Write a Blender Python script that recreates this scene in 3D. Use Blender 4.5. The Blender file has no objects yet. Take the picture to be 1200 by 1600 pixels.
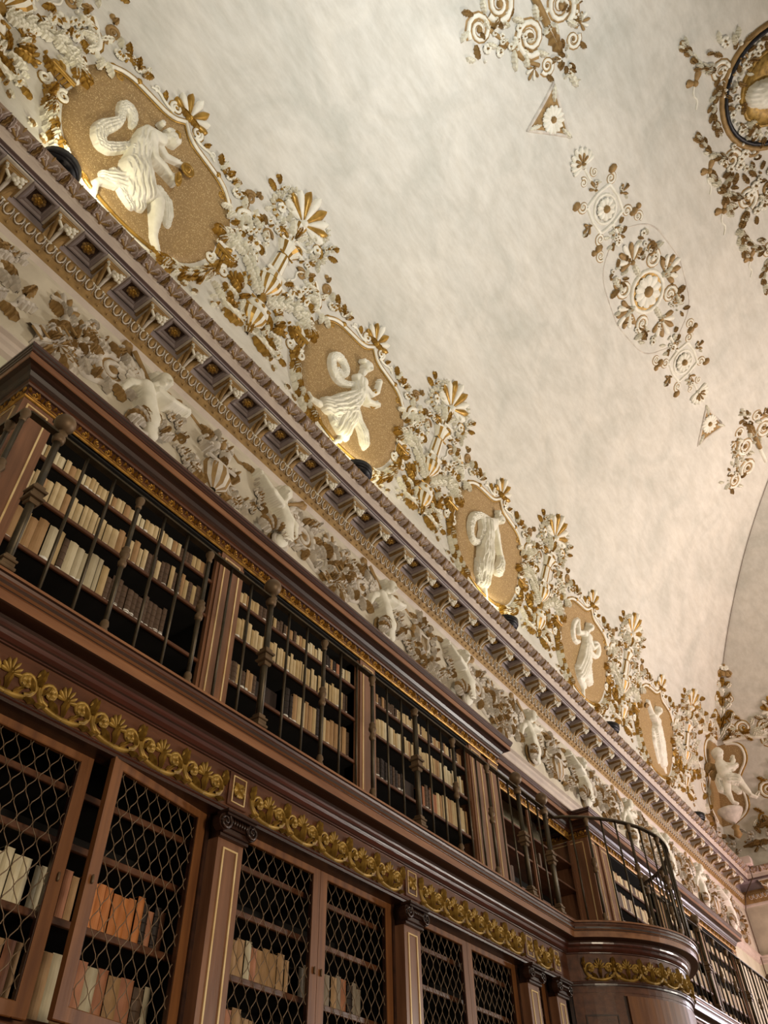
import bpy, math, random
import numpy as np
from mathutils import Matrix, Vector

# ------------------------------------------------------------------ camera, world, lights, exposure
H = 1.55                                   # eye height: all z below are heights above the eye
scn = bpy.context.scene
COL = scn.collection
cam_d = bpy.data.cameras.new('camera')
cam_d.sensor_fit = 'HORIZONTAL'; cam_d.sensor_width = 36.0; cam_d.lens = 36.6
cam_d.clip_start = 0.05; cam_d.clip_end = 200
cam = bpy.data.objects.new('camera', cam_d); COL.objects.link(cam)
_Y = np.array([1192, 1192, 1220.]); _Y /= np.linalg.norm(_Y)
_Z = np.array([-30, -1220, 1220.]); _Z -= _Y*_Y.dot(_Z); _Z /= np.linalg.norm(_Z)
_X = np.cross(_Y, _Z)
_R = np.array([_X, _Y, _Z])                # world = R @ (right, down, forward)
cam.matrix_world = Matrix(((_R[0,0], -_R[0,1], -_R[0,2], 0), (_R[1,0], -_R[1,1], -_R[1,2], 0),
                           (_R[2,0], -_R[2,1], -_R[2,2], H), (0, 0, 0, 1)))
scn.camera = cam
scn.view_settings.view_transform = 'Standard'; scn.view_settings.look = 'None'
scn.view_settings.gamma = 1.0; scn.view_settings.use_curve_mapping = False
scn.view_settings.exposure = 0.0

world = bpy.data.worlds.new('world'); scn.world = world; world.use_nodes = True
world.node_tree.nodes['Background'].inputs[0].default_value = (1.0, 0.90, 0.78, 1)
world.node_tree.nodes['Background'].inputs[1].default_value = 0.22

def area(name, loc, target, size, power, col, spread=180, sy=None):
    l = bpy.data.lights.new(name, 'AREA'); l.energy = power; l.color = col
    l.shape = 'RECTANGLE'; l.size = size; l.size_y = sy or size; l.spread = math.radians(spread)
    o = bpy.data.objects.new(name, l); COL.objects.link(o)
    o.location = (loc[0], loc[1], loc[2]+H)
    d = Vector((target[0]-loc[0], target[1]-loc[1], target[2]-loc[2]))
    o.rotation_euler = d.to_track_quat('-Z', 'Y').to_euler()
    return o
area('cool_vault_floodlight', (8.0, 0.5, 5.0), (-1.5, 3.2, 13.4), 1.2, 120, (0.93, 0.97, 1.0), 60)
area('warm_raking_fill', (5.5, 16.5, 2.2), (-2.6, 6.0, 11.5), 1.2, 430, (1.0, 0.94, 0.84), 120)  # added raking light with no known lamp, brings out the relief
area('rosy_vault_fill', (11.0, 17.5, 6.0), (-1.0, 15.5, 13.0), 1.6, 420, (1.0, 0.80, 0.70), 100)  # added pink fill with no known lamp, lifts the far vault
area('lilac_window_light', (0.2, 20.7, 3.8), (-3.0, 9.5, 2.8), 1.2, 120, (0.93, 0.88, 1.0), 150, 2.6)
area('rosy_window_light', (0.6, 19.6, 2.2), (-4.0, 18.6, 5.5), 1.4, 190, (1.0, 0.68, 0.64), 150)
area('warm_room_light', (7.0, 2.0, 0.6), (-3.6, 3.6, 3.0), 2.5, 250, (1.0, 0.82, 0.60), 140)

# ------------------------------------------------------------------ materials
def new_mat(name):
    m = bpy.data.materials.new(name); m.use_nodes = True
    nt = m.node_tree; b = nt.nodes['Principled BSDF']
    return m, nt, b
def rgb(h):
    h = h.lstrip('#'); v = [int(h[i:i+2], 16)/255 for i in (0, 2, 4)]
    return tuple(((c/12.92) if c <= .04045 else ((c+.055)/1.055)**2.4) for c in v)+(1,)
def noisy(name, c1, c2, scale=4, rough=.7, metal=0, bump=0, bscale=None, stretch=(1,1,1), c3=None, detail=5, spec=.5, coat=0):
    m, nt, b = new_mat(name); N = nt.nodes; L = nt.links
    tc = N.new('ShaderNodeTexCoord'); mp = N.new('ShaderNodeMapping'); mp.inputs['Scale'].default_value = stretch
    L.new(tc.outputs['Object'], mp.inputs[0])
    no = N.new('ShaderNodeTexNoise'); no.inputs['Scale'].default_value = scale; no.inputs['Detail'].default_value = detail
    L.new(mp.outputs[0], no.inputs['Vector'])
    r = N.new('ShaderNodeValToRGB'); e = r.color_ramp.elements
    e[0].position = .32; e[0].color = rgb(c1); e[1].position = .68; e[1].color = rgb(c2)
    if c3:
        q = r.color_ramp.elements.new(.5); q.color = rgb(c3)
    L.new(no.outputs['Fac'], r.inputs[0]); L.new(r.outputs[0], b.inputs['Base Color'])
    b.inputs['Roughness'].default_value = rough; b.inputs['Metallic'].default_value = metal
    b.inputs['Specular IOR Level'].default_value = spec
    if coat: b.inputs['Coat Weight'].default_value = coat; b.inputs['Coat Roughness'].default_value = .18
    if bump:
        n2 = N.new('ShaderNodeTexNoise'); n2.inputs['Scale'].default_value = bscale or scale*4; n2.inputs['Detail'].default_value = 4
        L.new(mp.outputs[0], n2.inputs['Vector'])
        bp = N.new('ShaderNodeBump'); bp.inputs['Strength'].default_value = bump; bp.inputs['Distance'].default_value = .02
        L.new(n2.outputs['Fac'], bp.inputs['Height']); L.new(bp.outputs[0], b.inputs['Normal'])
    return m

def vault_plaster():
    m, nt, b = new_mat('vault_plaster'); N = nt.nodes; L = nt.links
    tc = N.new('ShaderNodeTexCoord')
    a = N.new('ShaderNodeTexNoise'); a.inputs['Scale'].default_value = .9; a.inputs['Detail'].default_value = 9; a.inputs['Roughness'].default_value = .62
    a.inputs['Distortion'].default_value = .6
    c = N.new('ShaderNodeTexNoise'); c.inputs['Scale'].default_value = 7.0; c.inputs['Detail'].default_value = 8; c.inputs['Roughness'].default_value = .7
    mp = N.new('ShaderNodeMapping'); mp.inputs['Rotation'].default_value = (.5, .3, .8); mp.inputs['Scale'].default_value = (1, .33, 1)
    L.new(tc.outputs['Object'], mp.inputs[0]); L.new(mp.outputs[0], c.inputs['Vector']); L.new(tc.outputs['Object'], a.inputs['Vector'])
    r = N.new('ShaderNodeValToRGB'); e = r.color_ramp.elements
    e[0].position = .30; e[0].color = rgb('#c8c7bc'); e[1].position = .70; e[1].color = rgb('#e4e0d4')
    q = e.new(.5); q.color = rgb('#d8d5ca')
    L.new(a.outputs['Fac'], r.inputs[0])
    r2 = N.new('ShaderNodeValToRGB'); f = r2.color_ramp.elements
    f[0].position = .36; f[0].color = rgb('#dcd9d2'); f[1].position = .64; f[1].color = rgb('#ffffff')
    L.new(c.outputs['Fac'], r2.inputs[0])
    mx = N.new('ShaderNodeMixRGB'); mx.blend_type = 'MULTIPLY'; mx.inputs[0].default_value = .5
    L.new(r.outputs[0], mx.inputs[1]); L.new(r2.outputs[0], mx.inputs[2]); L.new(mx.outputs[0], b.inputs['Base Color'])
    b.inputs['Roughness'].default_value = .62
    bp = N.new('ShaderNodeBump'); bp.inputs['Strength'].default_value = .12; bp.inputs['Distance'].default_value = .02
    L.new(c.outputs['Fac'], bp.inputs['Height']); L.new(bp.outputs[0], b.inputs['Normal'])
    return m
def mosaic_gold():
    m, nt, b = new_mat('gold_mosaic_ground'); N = nt.nodes; L = nt.links
    tc = N.new('ShaderNodeTexCoord')
    v = N.new('ShaderNodeTexVoronoi'); v.inputs['Scale'].default_value = 120
    L.new(tc.outputs['Object'], v.inputs['Vector'])
    s = N.new('ShaderNodeSeparateColor'); L.new(v.outputs['Color'], s.inputs[0])
    r = N.new('ShaderNodeValToRGB'); e = r.color_ramp.elements
    e[0].position = .0; e[0].color = rgb('#957a50'); e[1].position = .84; e[1].color = rgb('#a88a5c')
    q = e.new(.93); q.color = rgb('#c9ae7c'); e.new(.99).color = rgb('#dcc695')
    L.new(s.outputs[0], r.inputs[0]); L.new(r.outputs[0], b.inputs['Base Color'])
    b.inputs['Roughness'].default_value = .5; b.inputs['Metallic'].default_value = .12
    return m
def wood(name, c1, c2, rough=.38, stretch=(9, .8, 9), coat=.28):
    return noisy(name, c1, c2, scale=2.2, rough=rough, bump=.05, bscale=9, stretch=stretch, detail=7, coat=coat)

M = {}
M['vault'] = vault_plaster()
M['wall'] = noisy('ornament_ground_plaster', '#c3c1a8', '#d8d5bf', 2.5, .7, bump=.15)
M['frieze'] = noisy('frieze_plaster', '#beb5a2', '#d6cdb9', 3.5, .75, bump=.2, bscale=9)
M['white'] = noisy('white_stucco', '#dedac8', '#f4f1e2', 6, .55)
M['dull'] = noisy('aged_stucco', '#b9b1a5', '#dcd4c6', 7, .7)
M['gold'] = noisy('gilding', '#8b6826', '#bb9342', 9, .36, metal=.45)
M['ochre'] = noisy('dull_gilding', '#84683c', '#a88854', 10, .6, metal=.15)
M['mosaic'] = mosaic_gold()
M['mauve'] = noisy('mauve_cornice_paint', '#8a8081', '#a19594', 5, .6, bump=.1)
M['strip'] = noisy('cornice_fillet_paint', '#c4b6ab', '#d3c6b8', 5, .6)
M['plum'] = noisy('plum_shadow_paint', '#52413f', '#654f4a', 6, .6)
M['cyma'] = noisy('pink_brown_cyma_paint', '#85705f', '#9a8472', 6, .65)
M['cymaleaf'] = noisy('lilac_leaf_paint', '#b3a39f', '#cfc2ba', 8, .6)
M['coffer'] = noisy('coffer_dark_ground', '#3b2c28', '#4d3a33', 8, .6)
M['wood'] = wood('mahogany_long_grain', '#482818', '#6a412a')
M['woodv'] = wood('mahogany_upright_grain', '#6c4832', '#8e6347', stretch=(9, 9, .8))
M['wooddark'] = wood('dark_mahogany', '#27150d', '#3d2316')
M['woodred'] = wood('red_mahogany', '#3c1e15', '#582c20', rough=.28, coat=.5)
M['woodlight'] = wood('walnut_highlight', '#7a5036', '#9c6d4a')
M['woodorange'] = wood('orange_brown_oak', '#643b1c', '#85552c', stretch=(9, 9, .8), coat=.08, rough=.5)
M['shelf'] = wood('shelf_wood', '#4e2f1d', '#6b432b', coat=.1)
M['black'] = noisy('unlit_cabinet_interior', '#0d0b0a', '#15120f', 4, .9)  # near-black: shade inside the cases and under shelves put into the colour
M['carve'] = noisy('antique_gold_carving', '#7d6126', '#b8954a', 14, .45, metal=.3)
M['carveb'] = noisy('bright_gold_carving', '#7a541a', '#c0903c', 14, .38, metal=.55)
M['brass'] = noisy('brass_inlay', '#dcba80', '#f4dcaa', 6, .3, metal=.2)
M['iron'] = noisy('dark_bronze_railing', '#3a3428', '#554a38', 12, .42, metal=.6)
M['bronze'] = noisy('bronze_knob', '#5c4a36', '#7d664b', 10, .5, metal=.4)
M['lampmetal'] = noisy('black_lamp_metal', '#17171a', '#2a2a2e', 10, .4, metal=.5)
M['pinkbox'] = noisy('pale_box_paint', '#d9c5bf', '#e4d2ca', 5, .5)
M['wire'] = noisy('brass_wire', '#6b5741', '#8b735a', 12, .5, metal=.2)
M['cable'] = noisy('cable_sheath', '#5b4a3a', '#6c5945', 10, .6)
M['floor'] = noisy('floor_boards', '#4b3524', '#6b4d35', 3, .45, stretch=(6, .6, 1))
for k, a_, b_ in (('vellum', '#bfa77c', '#ddc9a0'), ('vellum2', '#ae9466', '#cbb285'), ('tan', '#9b7850', '#b9956a'),
                 ('cream', '#cdbf9c', '#e3d8b9'), ('brownbook', '#4a382a', '#68503c'), ('darkbook', '#241c19', '#3a2c26'),
                 ('bluegrey', '#34363c', '#4a4c52'), ('orange', '#c0753c', '#dc9258'), ('pinktan', '#a2694c', '#bd8462'),
                 ('greybook', '#85796a', '#a39683'), ('bone', '#b4a88c', '#cdc3a6')):
    M[k] = noisy('book_'+k, a_, b_, 14, .65, stretch=(1, 1, .35), bump=.1)
M['paper'] = noisy('paper_label', '#dcd9d0', '#f0eee8', 8, .7)
M['page'] = noisy('page_block', '#c9bb98', '#d9cdb0', 30, .8)
M['glow'] = None

# ------------------------------------------------------------------ helpers
ORG = {}
def link(o, parent=None):
    COL.objects.link(o)
    if parent is not None: o.parent = parent
    return o
def tag(o, label=None, cat=None, group=None, kind=None):
    if label: o['label'] = label
    if cat: o['category'] = cat
    if group: o['group'] = group
    if kind: o['kind'] = kind
    return o
def thing(name, loc, label, cat, group=None, rz=0, kind=None):
    o = bpy.data.objects.new(name, None); o.empty_display_size = .1; link(o)
    o.location = (loc[0], loc[1], loc[2]+H); o.rotation_euler = (0, 0, rz)
    ORG[o.name] = (loc, rz)
    return tag(o, label, cat, group, kind)

class MB:
    def __init__(s): s.v = []; s.f = []; s.m = []; s.s = []
    def add(s, vs, fs, mi=0, sm=False):
        n = len(s.v); s.v.extend(vs)
        for f in fs: s.f.append(tuple(i+n for i in f))
        s.m.extend([mi]*len(fs)); s.s.extend([sm]*len(fs)); return s
    def box(s, x0, x1, y0, y1, z0, z1, mi=0):
        s.add([(x0,y0,z0),(x1,y0,z0),(x1,y1,z0),(x0,y1,z0),(x0,y0,z1),(x1,y0,z1),(x1,y1,z1),(x0,y1,z1)],
              [(0,3,2,1),(4,5,6,7),(0,1,5,4),(1,2,6,5),(2,3,7,6),(3,0,4,7)], mi); return s
    def bbox(s, x0, x1, y0, y1, z0, z1, b=.004, mi=0):        # bevelled box
        X = (x0, x0+b, x1-b, x1); Yv = (y0, y0+b, y1-b, y1); Z = (z0, z0+b, z1-b, z1)
        vs = []
        for (z, k) in ((Z[0],1),(Z[1],0),(Z[2],0),(Z[3],1)):
            a, c = (X[k], X[3-k]); d, e = (Yv[k], Yv[3-k])
            vs += [(a,d,z),(c,d,z),(c,e,z),(a,e,z)]
        fs = [(3,2,1,0),(12,13,14,15)]
        for r in range(3):
            for i in range(4):
                j = (i+1) % 4; fs.append((r*4+i, r*4+j, r*4+4+j, r*4+4+i))
        s.add(vs, fs, mi); return s
    def lathe(s, prof, cx, cy, n=10, mi=0, z0=0, sm=True):
        vs = []; fs = []
        for (r, z) in prof:
            for k in range(n):
                a = 2*math.pi*k/n; vs.append((cx+r*math.cos(a), cy+r*math.sin(a), z+z0))
        for i in range(len(prof)-1):
            for k in range(n):
                k2 = (k+1) % n; fs.append((i*n+k, i*n+k2, (i+1)*n+k2, (i+1)*n+k))
        fs.append(tuple(range(n-1, -1, -1))); fs.append(tuple((len(prof)-1)*n+k for k in range(n)))
        s.add(vs, fs, mi, sm); return s
    def pipe(s, pts, r, n=6, mi=0, sm=True):                 # tube through 3-D points
        P = [Vector(p) for p in pts]; vs = []; fs = []
        for i, p in enumerate(P):
            d = (P[min(i+1, len(P)-1)]-P[max(i-1, 0)]).normalized()
            u = d.cross(Vector((0,0,1)) if abs(d.z) < .9 else Vector((1,0,0))).normalized(); w = d.cross(u)
            rr = r[i] if isinstance(r, (list, tuple)) else r
            for k in range(n):
                a = 2*math.pi*k/n; q = p+u*(rr*math.cos(a))+w*(rr*math.sin(a)); vs.append(tuple(q))
        for i in range(len(P)-1):
            for k in range(n):
                k2 = (k+1) % n; fs.append((i*n+k, i*n+k2, (i+1)*n+k2, (i+1)*n+k))
        fs.append(tuple(range(n-1, -1, -1))); fs.append(tuple((len(P)-1)*n+k for k in range(n)))
        s.add(vs, fs, mi, sm); return s
    def sweep(s, paths, mis, sm=False, closed=False):
        """paths: one polyline of 3-D points per profile point, all the same length"""
        n = len(paths[0]); k = len(paths); vs = [p for pa in paths for p in pa]; base = len(s.v)
        s.v.extend(vs)
        for j in range(k-1 if not closed else k):
            j2 = (j+1) % k
            for i in range(n-1):
                s.f.append((base+j*n+i, base+j2*n+i, base+j2*n+i+1, base+j*n+i+1))
                s.m.append(mis[j] if isinstance(mis, (list, tuple)) else mis); s.s.append(sm)
        return s
    def mesh(s, name, mats, fn=None, org=(0,0,0)):
        A = np.array(s.v, dtype=float).reshape(-1, 3)
        if fn is not None: A = fn(A)
        A = A-np.array(org)
        me = bpy.data.meshes.new(name)
        me.from_pydata(A.tolist(), [], s.f)
        for m in mats: me.materials.append(m)
        me.polygons.foreach_set('material_index', s.m)
        me.polygons.foreach_set('use_smooth', s.s)
        me.update(); return me
    def build(s, name, mats, parent=None, org=None, fn=None):
        """world-space (eye-relative) vertices -> one object whose origin is org (default: the parent's)"""
        if not isinstance(mats, (list, tuple)): mats = [mats]
        po = ORG[parent.name][0] if parent is not None else (0, 0, 0)
        if org is None: org = po
        me = s.mesh(name, mats, fn, org)
        o = bpy.data.objects.new(name, me); link(o, parent)
        if parent is None: o.location = (org[0], org[1], org[2]+H)
        else: o.location = (org[0]-po[0], org[1]-po[1], org[2]-po[2])
        ORG[o.name] = (org, 0)
        return o
def inst(me, name, parent, loc, rz=0, sc=None):
    """place a shared mesh; loc is in the parent's own frame (eye-relative if top level)"""
    o = bpy.data.objects.new(name, me); link(o, parent)
    o.location = loc if parent is not None else (loc[0], loc[1], loc[2]+H)
    o.rotation_euler = (0, 0, rz)
    if sc: o.scale = sc
    return o

# ---- the vault section: height V(t) over the distance t from the wall
XW = -4.25; YF = 21.1; YN = -2.4; XR = 14.75
_tp = np.array([0,.2,.8,1.15,1.8,2.65,3.7,4.8,7,9.5]); _zp = np.array([7,8.2,9.85,10.45,11.5,12.5,13.45,14.15,15.2,15.7])
def _pchip(x, y):
    h = np.diff(x); d = np.diff(y)/h; m = np.zeros(len(x))
    for i in range(1, len(x)-1):
        w1 = 2*h[i]+h[i-1]; w2 = h[i]+2*h[i-1]; m[i] = (w1+w2)/(w1/d[i-1]+w2/d[i])
    m[0] = d[0]*1.1
    def F(t):
        t = np.clip(t, x[0], x[-1]); i = np.clip(np.searchsorted(x, t)-1, 0, len(x)-2); hh = h[i]; q = (t-x[i])/hh
        return y[i]*(1+2*q)*(1-q)**2+m[i]*hh*q*(1-q)**2+y[i+1]*q*q*(3-2*q)+m[i+1]*hh*q*q*(q-1)
    return F
V = _pchip(_tp, _zp)
_tt = np.linspace(0, 9.5, 2400); _zz = V(_tt)
_ss = np.concatenate([[0], np.cumsum(np.hypot(np.diff(_tt), np.diff(_zz)))])
_dt = np.gradient(_tt, _ss); _dz = np.gradient(_zz, _ss)
_k = np.ones(61)/61
_dt = np.convolve(np.pad(_dt, 30, 'edge'), _k, 'valid'); _dz = np.convolve(np.pad(_dz, 30, 'edge'), _k, 'valid')
def vault_map(A):
    """(u along the wall, s up the vault's curve, w out of the surface) -> x, y, z"""
    u, s_, w = A[:,0], A[:,1], A[:,2]
    t = np.interp(s_, _ss, _tt); z = np.interp(s_, _ss, _zz); nt = np.interp(s_, _ss, _dz); nz = -np.interp(s_, _ss, _dt)
    return np.stack([XW+t+nt*w, u, z+nz*w], 1)
XF = -4.20
def frieze_map(A): return np.stack([XF+A[:,2], A[:,0], A[:,1]], 1)

# ------------------------------------------------------------------ ornament (u, s, w) primitives
class Orn(MB):
    def leaf(s, x, y, a, L, W, h=.03, mi=0, bend=0, w0=.004, n=6, serr=.4):
        if L > .13: n = 8
        vs = []; fs = []; px, py = x, y
        for i in range(n+1):
            t = i/n; an = a+bend*t
            if i: px += math.cos(an)*L/n; py += math.sin(an)*L/n
            hw = W*(.22+.78*math.sin(math.pi*min(1, t*.95+.02))**.75)*(1 if i % 2 == 0 else 1-serr)
            if i == n: hw = W*.03
            hh = 1.5*h*(.45+.55*math.sin(math.pi*(.15+.7*t)))
            nx, ny = -math.sin(an), math.cos(an)
            for o, k in ((-1, 0), (-.5, 1), (0, .5), (.5, 1), (1, 0)):
                vs.append((px+nx*hw*o, py+ny*hw*o, w0+hh*k))
        for i in range(n):
            for k in range(4): fs.append((i*5+k, i*5+k+1, i*5+k+6, i*5+k+5))
        s.add([(v[0], v[1], v[2]) for v in vs], [tuple(reversed(f)) for f in fs], mi, False); return s
    def petal(s, x, y, a, L, W, h=.03, mi=0, w0=.004, n=4, base=.15):   # rounded tip
        vs = []; fs = []
        nx, ny = -math.sin(a), math.cos(a)
        tl = (0, .35, .62, .8, .93, 1.0); n = 5
        for i in range(n+1):
            t = tl[i]
            hw = W*(base+(1-base)*math.sin(math.pi*.5*min(1, t*1.25))) if t < .79 else W*(1, .74, .25)[i-3]
            hh = h*(.35+.65*t) if t < .85 else h*.75
            for o, k in ((-1, 0), (-.6, .8), (0, 1), (.6, .8), (1, 0)):
                vs.append((x+math.cos(a)*L*t+nx*hw*o, y+math.sin(a)*L*t+ny*hw*o, w0+hh*k))
        for i in range(n):
            for k in range(4): fs.append((i*5+k+5, i*5+k+6, i*5+k+1, i*5+k))
        c = len(vs)-5; fs.append((c, c+1, c+2, c+3, c+4))
        s.add(vs, fs, mi, True); return s
    def dome(s, x, y, r, h=None, mi=0, w0=0, n=7, ry=None):
        h = h or r; ry = ry or r; vs = []; fs = []
        for j, (rr, hh) in enumerate(((1, 0), (.86, .5), (.5, .87))):
            for k in range(n):
                a = 2*math.pi*k/n+j*.2; vs.append((x+r*rr*math.cos(a), y+ry*rr*math.sin(a), w0+h*hh))
        vs.append((x, y, w0+h))
        for j in range(2):
            for k in range(n):
                k2 = (k+1) % n; fs.append((j*n+k, j*n+k2, (j+1)*n+k2, (j+1)*n+k))
        for k in range(n): fs.append((2*n+k, 2*n+(k+1) % n, 3*n))
        s.add(vs, fs, mi, True); return s
    def tube(s, pts, r, mi=0, w0=.002, hk=1.0, n=4):
        vs = []; fs = []; N = len(pts)
        for i, p in enumerate(pts):
            a = pts[max(i-1, 0)]; b = pts[min(i+1, N-1)]
            d = math.atan2(b[1]-a[1], b[0]-a[0]); nx, ny = -math.sin(d), math.cos(d)
            rr = r[0]+(r[1]-r[0])*i/(N-1) if isinstance(r, (tuple, list)) else r
            ww = p[2] if len(p) > 2 else w0
            for k in range(n+1):
                c = math.pi*k/n; vs.append((p[0]-nx*rr*math.cos(c), p[1]-ny*rr*math.cos(c), ww+rr*math.sin(c)*hk))
        for i in range(N-1):
            for k in range(n): fs.append((i*(n+1)+k, (i+1)*(n+1)+k, (i+1)*(n+1)+k+1, i*(n+1)+k+1))
        s.add(vs, fs, mi, True); return s
    def scroll(s, x, y, a, R, turns=1.6, hand=1, r=(.02, .012), mi=0, w0=.004, eye=True, mi2=None, hk=1.0):
        """spiral wound inwards round (x, y), its mouth at angle a"""
        n = int(11*turns)+3; pts = []
        for i in range(n):
            t = i/(n-1); q = R*(1-t)**.8*.93+R*.07; an = a+hand*turns*2*math.pi*t
            pts.append((x+q*math.cos(an), y+q*math.sin(an)))
        s.tube(pts, r, mi, w0, hk)
        if mi == 0 and mi2 != 0 and R > .055: s.tube(pts, (r[0]*1.75, r[1]*1.6) if isinstance(r, tuple) else r*1.7, 1, w0*.3, .22, 3)
        if eye: s.dome(x, y, R*.24, R*.24, mi if mi2 is None else mi2, w0)
        return s
    def flower(s, x, y, r, n=5, mi=0, mc=1, h=.02, w0=.01, a0=0):
        for k in range(n): s.petal(x, y, a0+2*math.pi*k/n, r, r*math.sin(math.pi/n)*.95, h, mi, w0, 3)
        s.dome(x, y, r*.28, h*1.5, mc, w0+h*.3, 6); return s
    def palm(s, x, y, a, R, n=7, spread=2.6, mis=(0, 1), w=None, h=.03, w0=.01):
        for k in range(n):
            q = (k/(n-1)-.5)*spread; L = R*(1-.28*abs(q)/(spread/2))
            ww = w or R*.14
            s.petal(x+.1*R*math.cos(a+q), y+.1*R*math.sin(a+q), a+q, L*.9, ww, h, mis[k % 2], w0, 4, .12)
        s.dome(x, y, R*.13, h*1.4, mis[0], w0); return s
    def loft(s, xc, st, ncol=8, mis=(0,), w0=0, sm=True):
        """vase-like relief: stations (s, half width, depth)"""
        vs = []; base = len(s.v)
        for (y, hw, d) in st:
            for k in range(ncol+1):
                c = math.pi*k/ncol; vs.append((xc-hw*math.cos(c), y, w0+d*math.sin(c)))
        s.v.extend(vs)
        for i in range(len(st)-1):
            for k in range(ncol):
                s.f.append((base+i*(ncol+1)+k, base+i*(ncol+1)+k+1, base+(i+1)*(ncol+1)+k+1, base+(i+1)*(ncol+1)+k))
                s.m.append(mis[k % len(mis)]); s.s.append(sm and len(mis) == 1)
        return s
    def cluster(s, x, y, rx, ry, n, seed, h=.03, size=.07, flow=None, w0=0.0, mg=1, mw=0, ml=.5):
        """a lush bunch of leaves, blossoms and berries"""
        R = random.Random(seed)
        for i in range(n):
            r_ = math.sqrt(R.random()); a = R.random()*2*math.pi
            px, py = x+rx*r_*math.cos(a), y+ry*r_*math.sin(a); q = R.random()
            d = a if flow is None else flow+R.uniform(-.7, .7)
            sz = size*R.uniform(.7, 1.25)
            if q < ml: s.leaf(px, py, d+R.uniform(-.5, .5), sz*1.5, sz*.42, h*R.uniform(.8, 1.4), mg if R.random() < .5 else mw, R.uniform(-.9, .9), w0, 5)
            elif q < ml+.22: s.flower(px, py, sz*.6, 5, mw, mg, h*.9, w0+h*.4, R.random()*3)
            else: s.dome(px, py, sz*.27, h*1.3, mw if R.random() < .7 else mg, w0+h*.2, 6)
        return s

def smooth_relief(prims, res=.014, k=.02):
    """height field of rounded limbs and folds; prim = (x0,y0,r0, x1,y1,r1, z0,z1, fold amplitude, folds, flatness)"""
    P = np.array([(p+(0, 0, 1))[:11] if len(p) == 8 else ((p+(1,)) if len(p) == 10 else p) for p in prims], dtype=float)
    x0 = min((P[:,0]-P[:,2]).min(), (P[:,3]-P[:,5]).min())-res*2; x1 = max((P[:,0]+P[:,2]).max(), (P[:,3]+P[:,5]).max())+res*2
    y0 = min((P[:,1]-P[:,2]).min(), (P[:,4]-P[:,5]).min())-res*2; y1 = max((P[:,1]+P[:,2]).max(), (P[:,4]+P[:,5]).max())+res*2
    xs = np.arange(x0, x1, res); ys = np.arange(y0, y1, res); Xg, Yg = np.meshgrid(xs, ys)
    Hh = np.zeros_like(Xg)
    for (ax, ay, ar, bx, by, br, az, bz, am, fr, fl) in P:
        dx, dy = bx-ax, by-ay; L2 = dx*dx+dy*dy+1e-9; L = math.sqrt(L2)
        t = np.clip(((Xg-ax)*dx+(Yg-ay)*dy)/L2, 0, 1)
        ex = Xg-ax-t*dx; ey = Yg-ay-t*dy; d = np.hypot(ex, ey); r = ar+(br-ar)*t
        q = np.clip(1-(d/r)**2, 0, None)
        h = np.where(d < r, (az+(bz-az)*t)*np.minimum(1, q*6)+r*np.sqrt(q)*fl, 0)
        if am:
            sg = (ex*dy-ey*dx)/L/r
            h = h+np.where(d < r, (1.1*am*(np.abs(np.sin(1.25*(sg*fr+.6*np.sin(t*2.6+fr))))**.6-.66)+.35*am*(np.abs(np.sin(2.9*(sg*fr+.5*np.sin(t*4+fr))))-.6))*np.minimum(1, q*2.5), 0)
        both = (Hh > 0) & (h > 0)
        mx = np.maximum(Hh, h)
        Hh = np.where(both, mx+np.clip(k-np.abs(Hh-h), 0, None)**2/(4*k), mx)
    Hh = np.clip(Hh, 0, None)
    on = Hh > 1e-4
    cell = on[:-1,:-1] | on[1:,:-1] | on[:-1,1:] | on[1:,1:]
    use = np.zeros_like(on); use[:-1,:-1] |= cell; use[1:,:-1] |= cell; use[:-1,1:] |= cell; use[1:,1:] |= cell
    idx = -np.ones(on.shape, int); idx[use] = np.arange(use.sum())
    mb = Orn(); mb.v = np.stack([Xg[use], Yg[use], Hh[use]], 1).tolist()
    j, i = np.nonzero(cell)
    mb.f = np.stack([idx[j,i], idx[j,i+1], idx[j+1,i+1], idx[j+1,i]], 1).tolist()
    mb.m = [0]*len(mb.f); mb.s = [True]*len(mb.f)
    return mb
def chain(pts, folds=(0, 0), z=.03, fl=.6):
    """polyline of (x, y, r) into relief prims"""
    out = []
    if len(pts) > 5:
        P4 = [tuple(p)+((z,) if len(p) == 3 else ()) for p in pts]; Q = [P4[0]]
        for a, b in zip(P4[:-1], P4[1:]): Q += [tuple(a[i]*.72+b[i]*.28 for i in range(4)), tuple(a[i]*.28+b[i]*.72 for i in range(4))]
        pts = Q+[P4[-1]]
    for a, b in zip(pts[:-1], pts[1:]):
        out.append((a[0], a[1], a[2], b[0], b[1], b[2], a[3] if len(a) > 3 else z, b[3] if len(b) > 3 else z, folds[0], folds[1], fl))
    return out
# ------------------------------------------------------------------ room shell
def struct(o): o['kind'] = 'structure'; return o
FL = -H
b = MB(); b.box(XW-.3, XR+.3, YN-.3, YF+.3, FL-.2, FL); struct(b.build('floor', M['floor'], org=(5, 9, FL-.1)))
b = MB(); b.box(XW-.3, XW, YN-.3, YF+.3, FL, 7.02); struct(b.build('wall_left', M['wall'], org=(XW, 9, FL)))
b = MB(); b.box(XW, XR, YF, YF+.3, FL, 7.02); struct(b.build('wall_end', M['wall'], org=(5, YF, FL)))
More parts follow.
